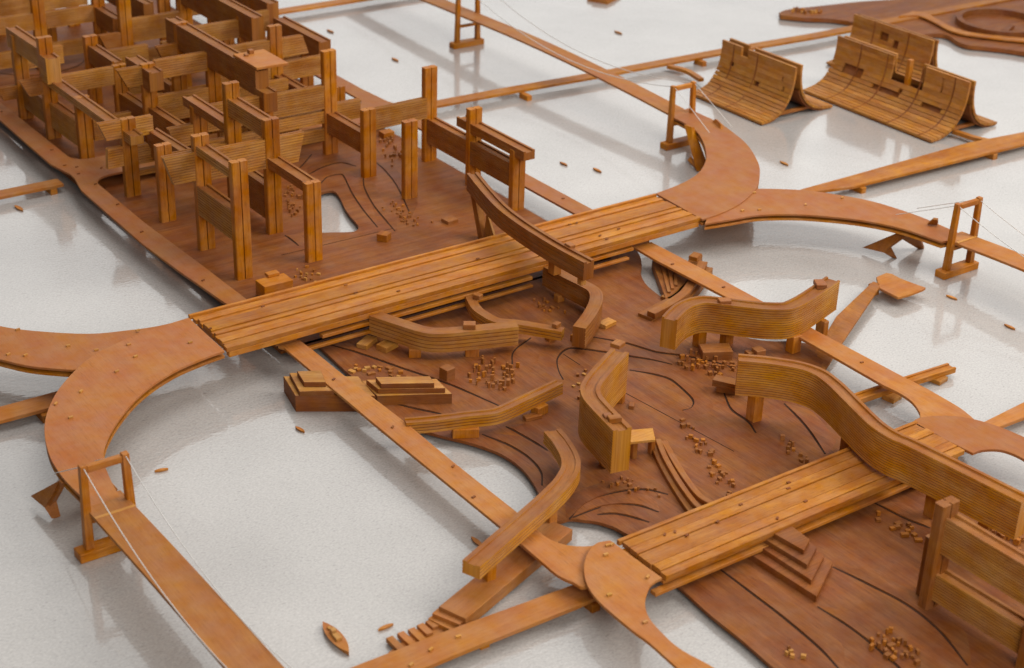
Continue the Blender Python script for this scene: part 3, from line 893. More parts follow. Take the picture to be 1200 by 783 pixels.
beam(t, (CX[0] + 0.1, YH), (CX[1] - 0.1, YH), 0.5, 0.8, 0.085); beam(t, (CX[0] - 0.2, YI + 0.6), (CX[2], YI + 0.6), 0.9, 1.2, 0.085)
t = empty('post_and_beam_block', (0.5, 11.1, ZP), 'tall post block rising out of the top edge of the photo', 'building', GRP)
post(t, CX[2] - 0.03, YH, 1.95); post(t, CX[3], YH, 1.3)
beam(t, (CX[2] + 0.08, YH), (CX[3] - 0.1, YH), 0.66, 1.06, 0.085)
beam(t, (CX[2] + 0.08, YH), (CX[3] - 0.1, YH), 0.25, 0.5, 0.085)
beam(t, (CX[2] - 0.45, YH), (CX[2] - 0.12, YH), 0.58, 0.86, 0.085, 'brown', f0=0.06)
beam(t, (0.45, 13.4), (0.45, 11.2), 0.9, 1.25, 0.18, 'brown'); post(t, 0.45, 12.3, 1.3); post(t, 0.75, 12.9, 1.0)
t = empty('post_and_beam_block', (2.18, 11.5, ZP), 'dark box beam block at the top right corner of the city', 'building', GRP)
post(t, CX[4], 10.6, 1.3); post(t, CX[4], 11.8, 1.3); post(t, CX[3] + 0.1, 12.2, 1.3)
beam(t, (CX[4], 12.6), (CX[4], 10.05), 0.92, 1.30, 0.22, 'brown')
beam(t, (CX[3] + 0.2, 11.9), (CX[4] - 0.1, 11.9), 0.7, 1.05, 0.085)
t = empty('post_and_beam_block', (-1.6, 14.0, ZP), 'hindmost pale beam block in the top left corner of the photo', 'building', GRP)
post(t, -2.2, 13.4, 1.5); post(t, -1.1, 14.3, 1.2); post(t, 0.3, 14.3, 1.2)
beam(t, (-1.75, 13.3), (-0.4, 13.3), 0.75, 1.15, 0.085, f0=0.06); beam(t, (-2.2, 14.4), (-2.2, 12.4), 0.5, 0.85, 0.17, 'brown')
beam(t, (-1.0, 14.3), (1.6, 14.3), 0.7, 1.05, 0.085)

# ------------------------------------------------------------------ curved slab buildings of the centre island
def slab(label, pts, w, z0, z1, layers, tone='slab', channel=0.02, side=1, n=8, roofs=(), legs=(), rail=0.03, gd=None, gw=None, f0=0.0, f1=0.0):
    gd = gd or (0.010 if layers < 8 else 0.007)
    gw = gw or (0.012 if layers < 8 else 0.009)
    """pts: near top edge; the wall lies to the right (side=1) or left (-1) of it"""
    t = empty('curved_slab_building', (pts[0][0], pts[0][1], ZP), label, 'building', 'curved slab buildings of the middle island')
    s0, s1 = (0.0, w) if side > 0 else (-w, 0.0)
    body = sweep('wall', pts, slab_profile(s0, s1, z0, z1, layers, gd, gw, channel, rail), tone, t, n, 30, flare0=f0, flare1=f1)
    for (x, y, lx, ly, rot, h) in roofs:
        lx, ly, h = lx * 0.85, ly * 0.85, h * 0.85
        box('roof_block', x - lx / 2, x + lx / 2, y - ly / 2, y + ly / 2, z1 - channel, z1 - channel + h, 'block', 'x', t, math.radians(rot))
    for (x, y, lx, ly, rot) in legs:
        box('leg', x - lx / 2, x + lx / 2, y - ly / 2, y + ly / 2, ZP - 0.01, z0 + 0.004, 'post', 'z', t, math.radians(rot))
    return t


t = slab('long gently curved slab passing over the wide upper bridge', [(1.158, 2.710), (0.966, 2.089), (0.817, 1.527), (0.754, 1.066), (0.726, 0.647), (0.717, 0.126), (0.738, -0.394)], 0.16, 0.68, 0.92, 4, 'brown', 0.025, -1,
     roofs=[((0.897, 0.092)) + (0.10, 0.14, 0, 0.06)], rail=0.045)
prism3('strut', [(1.20, 2.62, 0.69), (1.20, 2.52, 0.69), (1.20, 2.28, 0.07), (1.20, 2.40, 0.07)], 0.10, 'brown', 'z', t)
prism3('panel', [(1.22, 2.30, 0.50), (1.22, 2.02, 0.07), (1.22, 2.36, 0.07)], 0.03, 'beam', 'z', t)
box('leg', 0.86, 0.98, 0.34, 0.46, 0.42, 0.685, 'post', 'z', t)
box('leg', 0.80, 0.88, -0.28, -0.20, 0.55, 0.685, 'pale', 'z', t)
slab('elbow shaped slab just below the bridge, bent at its right end', [(0.917, 0.642), (0.939, 0.246), (0.969, -0.061), (0.954, -0.250), (0.795, -0.455), (0.514, -0.684), (0.231, -0.872)], 0.16, 0.16, 0.42, 5, 'brown', 0.0, -1, n=8,
     legs=[(0.451, -0.691) + (0.12, 0.12, 0), (0.938, 0.310) + (0.1, 0.1, 0)])
slab('low thin curved slab between the elbow slab and the long five layer slab', [(-0.266, 0.626), (-0.376, 0.336), (-0.397, 0.106), (-0.361, -0.143), (-0.180, -0.323), (-0.019, -0.529), (0.152, -0.767)], 0.12, 0.20, 0.32, 3, 'slab', 0.0, -1,
     roofs=[(-0.173, 0.487) + (0.10, 0.12, 20, 0.07), (0.182, -0.627) + (0.12, 0.08, 20, 0.06)], legs=[(0.211, -0.487) + (0.10, 0.10, 0), (-0.228, -0.053) + (0.1, 0.1, 0)])
slab('slab of five clear layers lying nearest the wide bridge', [(-1.627, 0.618), (-1.487, 0.269), (-1.339, -0.068), (-1.156, -0.234), (-0.774, -0.387), (-0.311, -0.551)], 0.16, 0.18, 0.42, 5, 'beam', 0.0, -1,
     roofs=[(-0.808, -0.261) + (0.17, 0.13, -35, 0.07)], legs=[(-1.370, 0.029) + (0.14, 0.1, -30), (-0.797, -0.309) + (0.16, 0.1, -30)])
slab('low curved slab beside the two stepped terraces by the road', [(-2.495, -1.572), (-2.211, -1.691), (-1.858, -1.811), (-1.642, -1.896), (-1.478, -1.915), (-1.109, -1.856), (-0.578, -1.766)], 0.12, 0.18, 0.32, 4, 'slab', 0.015, -1,
     legs=[(-1.874, -1.761) + (0.28, 0.16, -28), (-0.936, -1.823) + (0.16, 0.12, 10)])
slab('tall boomerang slab standing upright in the island centre', [(-0.183, -2.072), (-0.476, -2.234), (-0.773, -2.407), (-0.936, -2.523), (-1.037, -2.632), (-1.114, -2.774), (-1.160, -2.933), (-1.218, -3.203), (-1.271, -3.469)], 0.21, 0.28, 0.78, 16, 'slab', 0.02, -1, n=6,
     roofs=[(-0.069, -2.049) + (0.16, 0.14, 20, 0.06), (-1.123, -3.304) + (0.16, 0.10, -20, 0.07), (-1.139, -3.214) + (0.10, 0.10, -20, 0.05)],
     legs=[(-0.987, -3.071) + (0.12, 0.12, 0), (-0.050, -2.075) + (0.08, 0.16, 30)], rail=0.05)
slab('hook shaped slab reaching over the shore road to the quay', [(-1.352, -2.733), (-1.405, -2.963), (-1.504, -3.234), (-1.615, -3.413), (-1.773, -3.556), (-2.071, -3.728), (-2.769, -4.021), (-3.429, -4.291)], 0.19, 0.33, 0.47, 4, 'slab', 0.012, 1, n=6,
     legs=[(-2.151, -3.649) + (0.10, 0.10, 0), (-3.196, -4.107) + (0.10, 0.10, 0)], rail=0.05)
slab('thick wavy slab by the right shore road with a dark end', [(1.020, -1.791), (1.194, -1.695), (1.373, -1.624), (1.583, -1.624), (1.740, -1.775), (1.907, -1.960), (2.097, -2.145), (2.305, -2.276), (2.484, -2.283), (2.803, -2.215), (3.388, -2.040)], 0.19, 0.29, 0.68, 13, 'slab', 0.02, -1, n=6,
     roofs=[(1.803, -1.721) + (0.17, 0.12, -25, 0.06), (3.093, -1.996) + (0.15, 0.2, -30, 0.07)],
     legs=[(1.629, -1.541) + (0.12, 0.12, 0), (1.935, -1.683) + (0.12, 0.12, 0), (2.475, -2.257) + (0.14, 0.12, 0), (3.049, -2.151) + (0.08, 0.14, 0)], rail=0.03)
slab('longest wavy slab sweeping over the lower bridge to the right edge', [(0.744, -3.098), (0.908, -3.248), (1.054, -3.409), (1.171, -3.574), (1.222, -3.752), (1.199, -3.926), (1.155, -4.094), (1.075, -4.342), (0.982, -4.634), (0.925, -4.840), (0.905, -5.026), (0.915, -5.169), (0.942, -5.301), (0.993, -5.777), (1.071, -6.602)], 0.17, 0.40, 0.82, 15, 'slab', 0.02, -1, n=6,
     legs=[(0.953, -3.210) + (0.13, 0.13, 0), (1.294, -4.279) + (0.12, 0.12, 0), (1.167, -5.572) + (0.13, 0.13, 0), (1.449, -6.026) + (0.13, 0.13, 0)], rail=0.035)

# block at the end of the longest slab, low walls, terraces
t = empty('low_block', (1.230, -2.476, 0.080), 'short flat block tucked against the left end of the longest wavy slab', 'building', 'low blocks')
sweep('wall', [(0.978, -2.492), (1.135, -2.757)], slab_profile(-0.14, 0.0, 0.16, 0.24, 2), 'block', t, straight=True)
sweep('foot', [(1.028, -2.517), (1.170, -2.701)], rect_profile(-0.12, 0.0, 0.07, 0.16), 'block', t, straight=True)

t = empty('post_and_beam_block', (0.0, -7.0, ZP), 'right foreground frame of one dark post and two ribbed beams', 'building', GRP)
post(t, 0.0, -6.58, 1.20, tone='brown'); post(t, 0.03, -7.66, 1.2, tone='brown')
beam(t, (0.02, -6.62), (0.05, -9.0), 0.70, 1.07, 0.16, 'beam', 14)
beam(t, (0.02, -6.62), (0.05, -7.60), 0.19, 0.47, 0.16, 'beam', 10)
post(t, 0.12, -6.44, 0.72, tone='brown')

# ------------------------------------------------------------------ stepped blocks
def layers(name, label, cat, polys, tone='block', grp='stepped blocks', rot=0.0):
    """polys: list of (outline, z0, z1)"""
    t = empty(name, (polys[0][0][0][0], polys[0][0][0][1], 0), label, cat, grp)
    for (o, z0, z1) in polys:
        st = plate('step', o, z0, z1, tone, 'x', (), t, rot, 0.004)
        st.data.materials.append(wood('endgrain', 'x'))
        for p in st.data.polygons:
            if p.normal.z < 0.5: p.material_index = 1
    return t


DQ = math.radians(-32)


def offset_quad(a, b, w):
    """rectangle from edge a-b going to the left by w"""
    a, b = Vector(a), Vector(b)
    t_ = (b - a).normalized()
    nrm = Vector((-t_.y, t_.x)) * w
    return [tuple(a), tuple(b), tuple(b + nrm), tuple(a + nrm)]


layers('stepped_terrace', 'three step block at the water end of the quay, left of the road', 'building', [
    ([(-3.088, -0.249), (-2.354, -0.719), (-2.283, -0.235), (-2.985, 0.212)], 0.0, 0.20),
    ([(-3.054, -0.286), (-2.725, -0.473), (-2.623, -0.031), (-2.942, 0.149)], 0.20, 0.26),
    ([(-2.963, -0.222), (-2.760, -0.351), (-2.672, -0.084), (-2.904, 0.040)], 0.26, 0.32)], 'beam', rot=DQ)
layers('stepped_terrace', 'wider three step block right of the shore road, beside the tile houses', 'building', [
    ([(-2.338, -0.729), (-1.621, -1.131), (-1.577, -0.755), (-2.317, -0.330)], 0.075, 0.20),
    ([(-2.306, -0.695), (-1.675, -1.075), (-1.637, -0.846), (-2.307, -0.443)], 0.20, 0.26),
    ([(-2.275, -0.707), (-1.773, -1.004), (-1.728, -0.848), (-2.245, -0.542)], 0.26, 0.32)], 'beam', rot=DQ)
layers('stepped_pyramid', 'stepped pyramid corner against the near side of the lower bridge', 'building', [
    ([(-0.915, -5.024), (-0.860, -5.982), (-0.345, -5.680), (-0.325, -5.135)], 0.07, 0.15),
    ([(-0.805, -5.030), (-0.775, -5.823), (-0.389, -5.604), (-0.341, -5.143)], 0.15, 0.20),
    ([(-0.735, -5.078), (-0.690, -5.673), (-0.406, -5.512), (-0.370, -5.142)], 0.20, 0.25),
    ([(-0.647, -5.154), (-0.605, -5.535), (-0.427, -5.434), (-0.410, -5.153)], 0.25, 0.30)], 'plate')


def bars(name, label, cat, items, tone='brown', grp='stepped blocks'):
    t = empty(name, items[0][0][0] + (0.0,), label, cat, grp)
    for pts, w, z0, z1 in items:
        sweep('step', pts, rect_profile(-w / 2, w / 2, z0, z1), tone, t, 6, bevel=0.005)
    return t


bars('curved_terrace', 'dark bent terrace steps under the right shore road near the bridge', 'building', [
    ([(1.526, -0.660), (1.848, -0.585), (2.238, -0.488), (2.503, -0.362), (2.816, -0.169), (3.119, 0.041)], 0.22, 0.02, 0.12),
    ([(1.554, -0.733), (1.935, -0.638), (2.255, -0.525), (2.519, -0.368), (2.832, -0.142), (3.100, 0.062)], 0.12, 0.12, 0.19),
    ([(2.067, -0.409), (2.331, -0.314), (2.538, -0.206), (2.842, 0.028), (3.101, 0.240), (3.284, 0.381)], 0.15, 0.02, 0.12),
    ([(2.983, 0.137), (3.130, 0.204)], 0.12, 0.19, 0.25)])
t = empty('fan_block', (2.595, 0.116, 0.000), 'dark fan shaped block beside the small inlet under the right shore road', 'block')
plate('fan', [(2.616, 0.516), (2.763, 0.552), (2.774, -0.016), (2.542, -0.234), (2.037, -0.443)], 0.02, 0.13, 'brown', 'y', parent=t, bevel=0.005)
for a_, b_ in (([(2.715, 0.461), (2.171, -0.350)]), ([(2.731, 0.325), (2.273, -0.297)]), ([(2.738, 0.197), (2.375, -0.243)])):
    sweep('rib', [a_, b_], rect_profile(-0.02, 0.02, 0.12, 0.155), 'brown', t, straight=True)
bars('curved_terrace', 'three slim curved steps descending from the boomerang slab to the lower bridge', 'building', [
    ([(-0.302, -2.977), (-0.494, -3.345), (-0.670, -3.742), (-0.830, -4.164), (-0.880, -4.349)], 0.08, 0.07, 0.13),
    ([(-0.305, -3.074), (-0.483, -3.409), (-0.653, -3.809), (-0.780, -4.177), (-0.817, -4.372)], 0.06, 0.07, 0.18),
    ([(-0.217, -3.073), (-0.374, -3.423), (-0.510, -3.768), (-0.605, -4.087), (-0.595, -4.280)], 0.07, 0.07, 0.13)])
bars('quay', 'straight stepped quay under the hook shaped slab', 'quay', [
    ([(-2.118, -3.758), (-2.886, -4.036), (-3.770, -4.361)], 0.30, 0.02, 0.15)], 'road', 'quays')
t = list(o for o in COL.objects if o.name.startswith('quay'))[-1]
q = [(-3.747, -4.328), (-3.836, -4.366)]
sweep('step', q, rect_profile(-0.14, 0.15, 0.02, 0.11), 'road', t, straight=True)
sweep('step', [(-3.804, -4.332), (-3.895, -4.360)], rect_profile(-0.14, 0.14, 0.01, 0.07), 'road', t, straight=True)
sweep('step', [(-3.873, -4.341), (-4.041, -4.405), (-4.412, -4.530)], rect_profile(-0.06, 0.14, 0.004, 0.03), 'road', t, straight=True)
FING = [(-4.356, -4.244), (-4.240, -4.241), (-4.132, -4.247), (-4.033, -4.238), (-3.939, -4.233)]
FEND = [(-4.357, -4.457), (-4.236, -4.473), (-4.132, -4.449), (-4.030, -4.401), (-3.933, -4.348)]
for i, (a, b) in enumerate(zip(FING, FEND)):
    j = sweep('jetty', [a, b], rect_profile(-0.035, 0.035, 0.015, 0.06), 'road', None, straight=True, bevel=0.004)
    tag(j, ['jetty farthest out to the left in the row of five short jetties', 'second jetty from the left in the row of five short jetties', 'middle jetty in the row of five short jetties', 'second jetty from the quay steps in the row of five short jetties', 'jetty closest to the quay steps in the row of five short jetties'][i], 'jetty', 'jetties at the end of the quay')

t = empty('sloping_ramp', (3.380, -2.096, 0.000), 'long narrow ramp running out over the water behind the thick wavy slab', 'ramp')
prism3('board', [(4.574, -1.549, 0.160), (4.535, -1.704, 0.160), (3.051, -2.487, 0.100), (2.376, -2.853, 0.050), (2.451, -2.556, 0.050), (3.499, -1.959, 0.120)], 0.035, 'brown', 'y', t)
box('pier', *(lambda p: (p[0] - 0.06, p[0] + 0.06, p[1] - 0.05, p[1] + 0.05))((4.570, -1.578)), 0.0, 0.15, 'brown', 'z', t)
t = empty('landing_plate', (5.073, -1.587, 0.000), 'flat pointed landing plate at the outer tip of the ramp', 'platform')
plate('board', [(4.754, -1.440), (4.958, -1.421), (5.004, -1.490), (4.991, -1.634), (5.016, -1.801), (5.059, -2.007), (4.992, -2.025), (4.727, -2.035), (4.536, -2.017), (4.542, -1.684)], 0.115, 0.15, 'road', 'x', parent=t, bevel=0.005)
t = empty('jetty_beam', (3.030, -3.525, 0.000), 'pale beam on two short piers crossing under the right shore road', 'jetty')
sweep('beam', [(2.123, -3.572), (2.920, -3.603), (3.741, -3.654)], slab_profile(-0.14, 0.0, 0.055, 0.12, 2, 0.004, 0.006, 0.016, 0.03), 'deck', t, straight=True)
for p in ((2.710, -3.650), (3.486, -3.647)):
    box('pier', p[0] - 0.09, p[0] + 0.09, p[1] - 0.05, p[1] + 0.11, 0.0, 0.056, 'beam', 'x', t, math.radians(10))
t = empty('footbridge_plate', (-0.232, -2.721, 0.000), 'small pale platform bridging the boomerang slab and the slim steps', 'platform')
plate('board', [(-0.603, -2.914), (-0.346, -3.026), (-0.476, -3.223), (-0.755, -3.115)], 0.27, 0.30, 'pale', 'x', parent=t, bevel=0.003)
for p in ((-0.658, -3.102), (-0.433, -3.125)):
    box('leg', p[0] - 0.03, p[0] + 0.03, p[1] - 0.03, p[1] + 0.03, 0.07, 0.272, 'brown', 'z', t)


# single small blocks
def block(label, c, lx, ly, h, rot=0.0, tone='block', cat='block', z=ZP):
    t_ = box('small_block', c[0] - lx / 2, c[0] + lx / 2, c[1] - ly / 2, c[1] + ly / 2, z - 0.004, z + h, tone, 'x', None, math.radians(rot), 0.005)
    return tag(t_, label, cat, 'single small blocks')


block('tall square block standing near the scattered houses by the long slab', (-1.359, -0.635), 0.13, 0.13, 0.15, 10)
block('square block at the end of the contour line on the north island', (0.060, 3.041), 0.15, 0.15, 0.10, 35, 'post')
block('flat block right of the open square on the north island', (1.144, 3.083), 0.18, 0.16, 0.05, 5)
block('flat slanted board under the left end of the five layer slab', (-1.694, 0.563), 0.26, 0.14, 0.06, 30, 'beam')
block('pale board beside the contour line below the five layer slab', (-1.536, 0.362), 0.22, 0.16, 0.07, 18, 'beam')
block('rounded low block under the thick wavy slab', (1.603, -1.857), 0.36, 0.22, 0.11, -28, 'block')
block('taller of the two blocks in front of the wavy slab legs', (1.971, -2.192), 0.13, 0.12, 0.14, -10)
block('slim block left of the taller one by the wavy slab legs', (1.878, -2.132), 0.07, 0.10, 0.10, -10)
block('pale block next to the elbow slab end', (1.019, -0.547), 0.20, 0.14, 0.05, 10, 'beam')
block('dark slatted block on the north island against the wide bridge', (-1.963, 2.331), 0.40, 0.24, 0.20, 0, 'post')
block('small block on top of the slatted one by the wide bridge', (-1.923, 2.455), 0.16, 0.10, 0.04, 0, 'post', z=0.284)
block('low cube beside the houses behind the north island posts', (2.157, 6.383), 0.20, 0.16, 0.09, 0, 'post')
block('little dark block near the boomerang slab foot', (0.001, -2.267), 0.10, 0.06, 0.04, 45)
block('flat block below the low curved slab', (-1.065, -1.872), 0.20, 0.09, 0.04, -10)

# ------------------------------------------------------------------ scattered tiny houses
def houses(label, grp, poly, count, smin, smax, hmin, hmax, tone0='block', seed=1, rot=None):
    r = random.Random(seed)
    (ax, ay), (bx, by), (dx, dy) = poly       # corner, end of side 1, end of side 2
    placed = []
    tries = 0
    while len(placed) < count and tries < count * 60:
        tries += 1
        u_, v_ = r.random(), r.random()
        if r.random() < ((u_ - .5) ** 2 + (v_ - .5) ** 2) * 1.6: continue
        x = ax + (bx - ax) * u_ + (dx - ax) * v_
        y = ay + (by - ay) * u_ + (dy - ay) * v_
        s = r.uniform(smin, smax) * (0.55 if r.random() < 0.45 else 0.8)
        if any((x - p[0]) ** 2 + (y - p[1]) ** 2 < ((s + p[2]) * 0.62) ** 2 for p in placed): continue
        placed.append((x, y, s))
        tone = r.choice((tone0, tone0, 'post', 'brown', 'brown'))
        me = bpy.data.meshes.get('house_' + tone)
        if me is None:
            me = box_mesh(1, 1, 1); me.name = 'house_' + tone
        h = r.uniform(hmin, hmax)
        o = link('toy_house', me, wood(tone, 'x'), None, (x, y, ZP + h / 2 - 0.003), r.uniform(0, 3.14) if rot is None else math.radians(rot) + r.uniform(-.3, .3))
        o.scale = (s * r.uniform(0.8, 1.5), s * r.uniform(0.7, 1.0), h)
        tag(o, label, 'toy house', grp)


def H(label, grp, quad, *a, **k):
    houses(label, grp, quad, *a, **k)


H('tiny flat pale tile house between the shore road and the contour line', 'tile houses by the shore road', [(-2.231, 0.159), (-1.861, -0.457), (-1.962, 0.232)], 18, 0.05, 0.085, 0.015, 0.035, 'pale', 3)
H('tiny cube house in the dense cluster right of the tall square block', 'cube houses in the middle cluster', [(-1.277, -0.876), (-0.977, -1.300), (-0.786, -0.416)], 44, 0.03, 0.055, 0.03, 0.08, 'block', 4)
H('tiny house in the courtyard of the elbow slab', 'courtyard houses by the bridge', [(0.529, 0.453), (0.597, -0.091), (0.751, 0.542)], 12, 0.03, 0.055, 0.02, 0.06, 'block', 5)
H('tiny house left of the boomerang slab', 'houses left of the boomerang slab', [(-0.165, -1.300), (-0.465, -1.946), (0.152, -1.210)], 12, 0.035, 0.06, 0.02, 0.04, 'pale', 6)
H('tiny house in the packed heap below the thick wavy slab', 'packed houses below the wavy slab', [(1.024, -1.764), (1.312, -2.385), (1.401, -1.602)], 38, 0.04, 0.07, 0.03, 0.07, 'block', 7)
H('tiny house on the slope between the slim steps and the lower bridge', 'houses on the slope above the lower bridge', [(0.169, -2.794), (-0.374, -4.220), (0.368, -2.791)], 34, 0.035, 0.06, 0.02, 0.05, 'block', 8)
H('tiny house under the longest wavy slab', 'houses under the longest slab', [(0.834, -3.565), (0.700, -4.220), (0.993, -3.583)], 11, 0.035, 0.065, 0.03, 0.06, 'block', 9)
H('tiny house by the curved contour lines near the hook slab', 'houses on the curved contours', [(-1.328, -3.376), (-1.015, -3.916), (-1.093, -3.219)], 16, 0.03, 0.055, 0.02, 0.05, 'block', 10)
H('tiny long house right of the lower bridge end', 'long houses right of the lower bridge', [(0.600, -5.185), (0.657, -5.895), (0.800, -5.205)], 12, 0.06, 0.09, 0.03, 0.05, 'post', 11, rot=-20)
H('tiny house in the bottom right foreground cluster', 'foreground houses at the bottom', [(-0.940, -6.612), (-0.929, -7.181), (-0.591, -6.549)], 26, 0.035, 0.065, 0.03, 0.06, 'block', 12)
H('tiny house alone at the bottom shore of the island', 'three houses at the bottom shore', [(-1.671, -6.358), (-1.650, -6.567), (-1.542, -6.330)], 5, 0.035, 0.06, 0.03, 0.05, 'pale', 13)
H('tiny house scattered in the open square of the north island', 'houses in the open north square', [(0.567, 4.004), (0.547, 3.041), (0.954, 4.130)], 30, 0.03, 0.05, 0.02, 0.045, 'block', 14)
H('tiny house heaped between two tall posts of the north island', 'houses between the north posts', [(1.854, 6.216), (1.551, 5.230), (2.271, 6.492)], 24, 0.04, 0.06, 0.03, 0.07, 'block', 15)
H('tiny house under the front corner block beams', 'houses under the front corner block', [(-0.336, 5.217), (-0.655, 4.332), (0.057, 5.432)], 26, 0.035, 0.055, 0.03, 0.06, 'block', 16)
H('tiny chip house between the front posts and the wide bridge', 'chip houses by the wide bridge', [(-1.545, 2.746), (-1.419, 2.310), (-1.229, 2.915)], 16, 0.03, 0.05, 0.02, 0.04, 'pale', 17)
H('tiny house at the right edge under the longest slab end', 'houses at the right edge', [(1.359, -6.144), (1.355, -6.521), (1.617, -6.099)], 12, 0.04, 0.07, 0.04, 0.07, 'block', 18)

# ------------------------------------------------------------------ tiny chips on the roads
CHIP = box_mesh(0.048, 0.022, 0.018)
CHIP.materials.append(wood('pale', 'x'))
CHIPD = box_mesh(0.042, 0.022, 0.012)
CHIPD.materials.append(wood('plate', 'x'))


def chips(label, grp, pts, z, dark=False, rot=0.3):
    for (x, y) in pts:
        o = link('toy_vehicle', CHIPD if dark else CHIP, None, None, (x, y, z + (0.007 if dark else 0.011)), rot + rnd.uniform(-0.5, 0.5))
        tag(o, label, 'toy vehicle', grp)


chips('tiny pale wooden vehicle chip on the left curved road', 'vehicle chips on the left curve', [(-4.329, 1.270), (-4.382, 0.970), (-4.690, 0.762), (-5.180, 0.553), (-5.497, 0.445), (-5.476, 0.098), (-3.738, 0.956), (-4.105, 1.533)], ZD)
chips('tiny pale wooden vehicle chip on the road branch at the left edge', 'vehicle chips on the left branch', [(-5.211, 2.294), (-5.509, 1.780), (-5.361, 1.663), (-4.889, 1.625), (-4.670, 1.366)], 0.484)
chips('tiny dark vehicle chip on the left shore road of the north island', 'vehicle chips on the north shore road', [(-2.561, 7.133), (-2.641, 6.874), (-2.679, 7.283), (-2.277, 6.921), (-2.589, 6.392), (-2.625, 5.549), (-2.733, 4.533), (-2.712, 2.769), (-2.604, 7.955), (-2.642, 9.918)], ZR1, True)
chips('tiny dark vehicle chip on the shore road by the stepped terraces', 'vehicle chips on the west shore road', [(-2.625, -0.283), (-2.626, -1.512), (-2.523, -2.501), (-2.669, -3.081)], ZR1, True)
chips('tiny pale vehicle chip at the left end of the lower bridge', 'vehicle chips at the lower bridge end', [(-2.092, -4.517), (-2.242, -4.616), (-2.141, -5.097), (-2.601, -5.118), (-2.134, -4.506), (-2.587, -5.599)], 0.33)
chips('tiny dark vehicle chip on the right shore road', 'vehicle chips on the east shore road', [(2.554, 0.048), (2.651, -0.819), (2.654, -3.167), (2.682, 2.542)], ZR1, True)
chips('tiny dark vehicle chip on the planks of the wide bridge', 'vehicle chips on the wide bridge', [(-1.532, 1.319), (-1.536, 1.071), (-1.083, 0.842), (1.885, 1.355), (1.996, 1.353), (1.996, 0.863), (2.003, 0.730), (2.343, 0.907), (-2.637, 1.330), (-3.405, 1.143), (0.248, 1.108)], ZD + 0.004, True)
chips('tiny dark vehicle chip on the planks of the lower bridge', 'vehicle chips on the lower bridge', [(-1.573, -4.664), (-1.463, -4.684), (-1.406, -4.789), (-1.006, -4.775), (0.061, -4.638), (-0.017, -4.718), (-0.039, -4.978), (-0.617, -4.676), (-0.482, -5.046)], 0.335, True)
chips('tiny pale vehicle chip on the right curved road', 'vehicle chips on the right curve', [(4.188, 0.532), (4.408, 0.431), (5.077, 0.230), (5.692, 0.138), (4.770, 0.920)], 0.484)
chips('tiny pale vehicle chip on the bottom causeway', 'vehicle chips on the bottom causeway', [(-4.206, -4.685), (-3.911, -4.668), (-4.458, -4.767)], 0.135)

# ------------------------------------------------------------------ boats
def boat(label, c, length, ang, cabin=False):
    n = 9
    hh = 0.045 if cabin else 0.024
    v, f = [], []
    for i in range(n + 1):
        s_ = -1 + 2 * i / n
        w = length * 0.13 * (1 - abs(s_) ** 2.2)
        x = s_ * length / 2
        v += [(x, -w, hh), (x, -w * 0.6, 0.0), (x, w * 0.6, 0.0), (x, w, hh)]
    for i in range(n):
        a = i * 4; b = a + 4
        f += [(a, a + 1, b + 1, b), (a + 1, a + 2, b + 2, b + 1), (a + 2, a + 3, b + 3, b + 2), (a + 3, a, b, b + 3)]
    me = mesh(v, f)
    if not cabin:
        o = link('boat', me, wood('deck', 'x'), None, (c[0], c[1], 0.002), ang)
        return tag(o, label, 'boat', 'little wooden boats on the water')
    t_ = empty('boat', (c[0], c[1], 0), label, 'boat', 'little wooden boats on the water')
    link('hull', me, wood('road', 'x'), t_, (c[0], c[1], 0.002), ang)
    for (dx_, lx, ly, h) in ((0.03, 0.09, 0.06, 0.03), (-0.05, 0.05, 0.045, 0.05), (-0.12, 0.04, 0.03, 0.02)):
        px, py = c[0] + dx_ * math.cos(ang), c[1] + dx_ * math.sin(ang)
        box('cabin', px - lx / 2, px + lx / 2, py - ly / 2, py + ly / 2, 0.046, 0.047 + h, 'pale', 'x', t_, ang, 0.003)
    return t_


def boat_between(label, a, b, cabin=False):
    l = math.hypot(a[0] - b[0], a[1] - b[1])
    boat(label, ((a[0] + b[0]) / 2, (a[1] + b[1]) / 2), l, math.atan2(b[1] - a[1], b[0] - a[0]), cabin)


boat_between('largest boat, with pale cabins, near the bottom edge', (-4.726, -3.720), (-4.750, -4.223), True)
boat_between('small boat just right of the largest boat', (-4.360, -4.064), (-4.201, -4.065))
boat_between('small boat right of the left suspension tower', (-4.898, -0.568), (-4.761, -0.598))
boat_between('small boat beside the stepped quay block', (-3.263, -0.556), (-3.231, -0.705))
boat_between('boat peeking out left of the hook shaped slab', (-2.852, -3.313), (-2.854, -3.518))
boat_between('boat at the left edge below the upper left causeway', (-3.607, 6.852), (-3.573, 6.617))
boat_between('upper boat of the pair off the north island', (4.275, 11.950), (4.290, 11.722))
boat_between('lower boat of the pair off the north island', (4.418, 9.886), (4.419, 9.658))
boat_between('left boat of the two behind the wide bridge', (3.911, 4.234), (3.925, 4.059))
boat_between('right boat of the two behind the wide bridge', (4.192, 3.774), (4.194, 3.569))
boat_between('boat in the open water above the right curved road', (6.840, 2.499), (6.826, 2.298))
boat_between('boat left of the right edge, nearer the landing plate', (5.338, -2.126), (5.363, -2.289))
boat_between('boat closest to the right edge of the photo', (5.311, -3.084), (5.316, -3.252))
boat_between('boat beside the far end of the arched bridge', (8.928, 9.169), (8.933, 8.944))

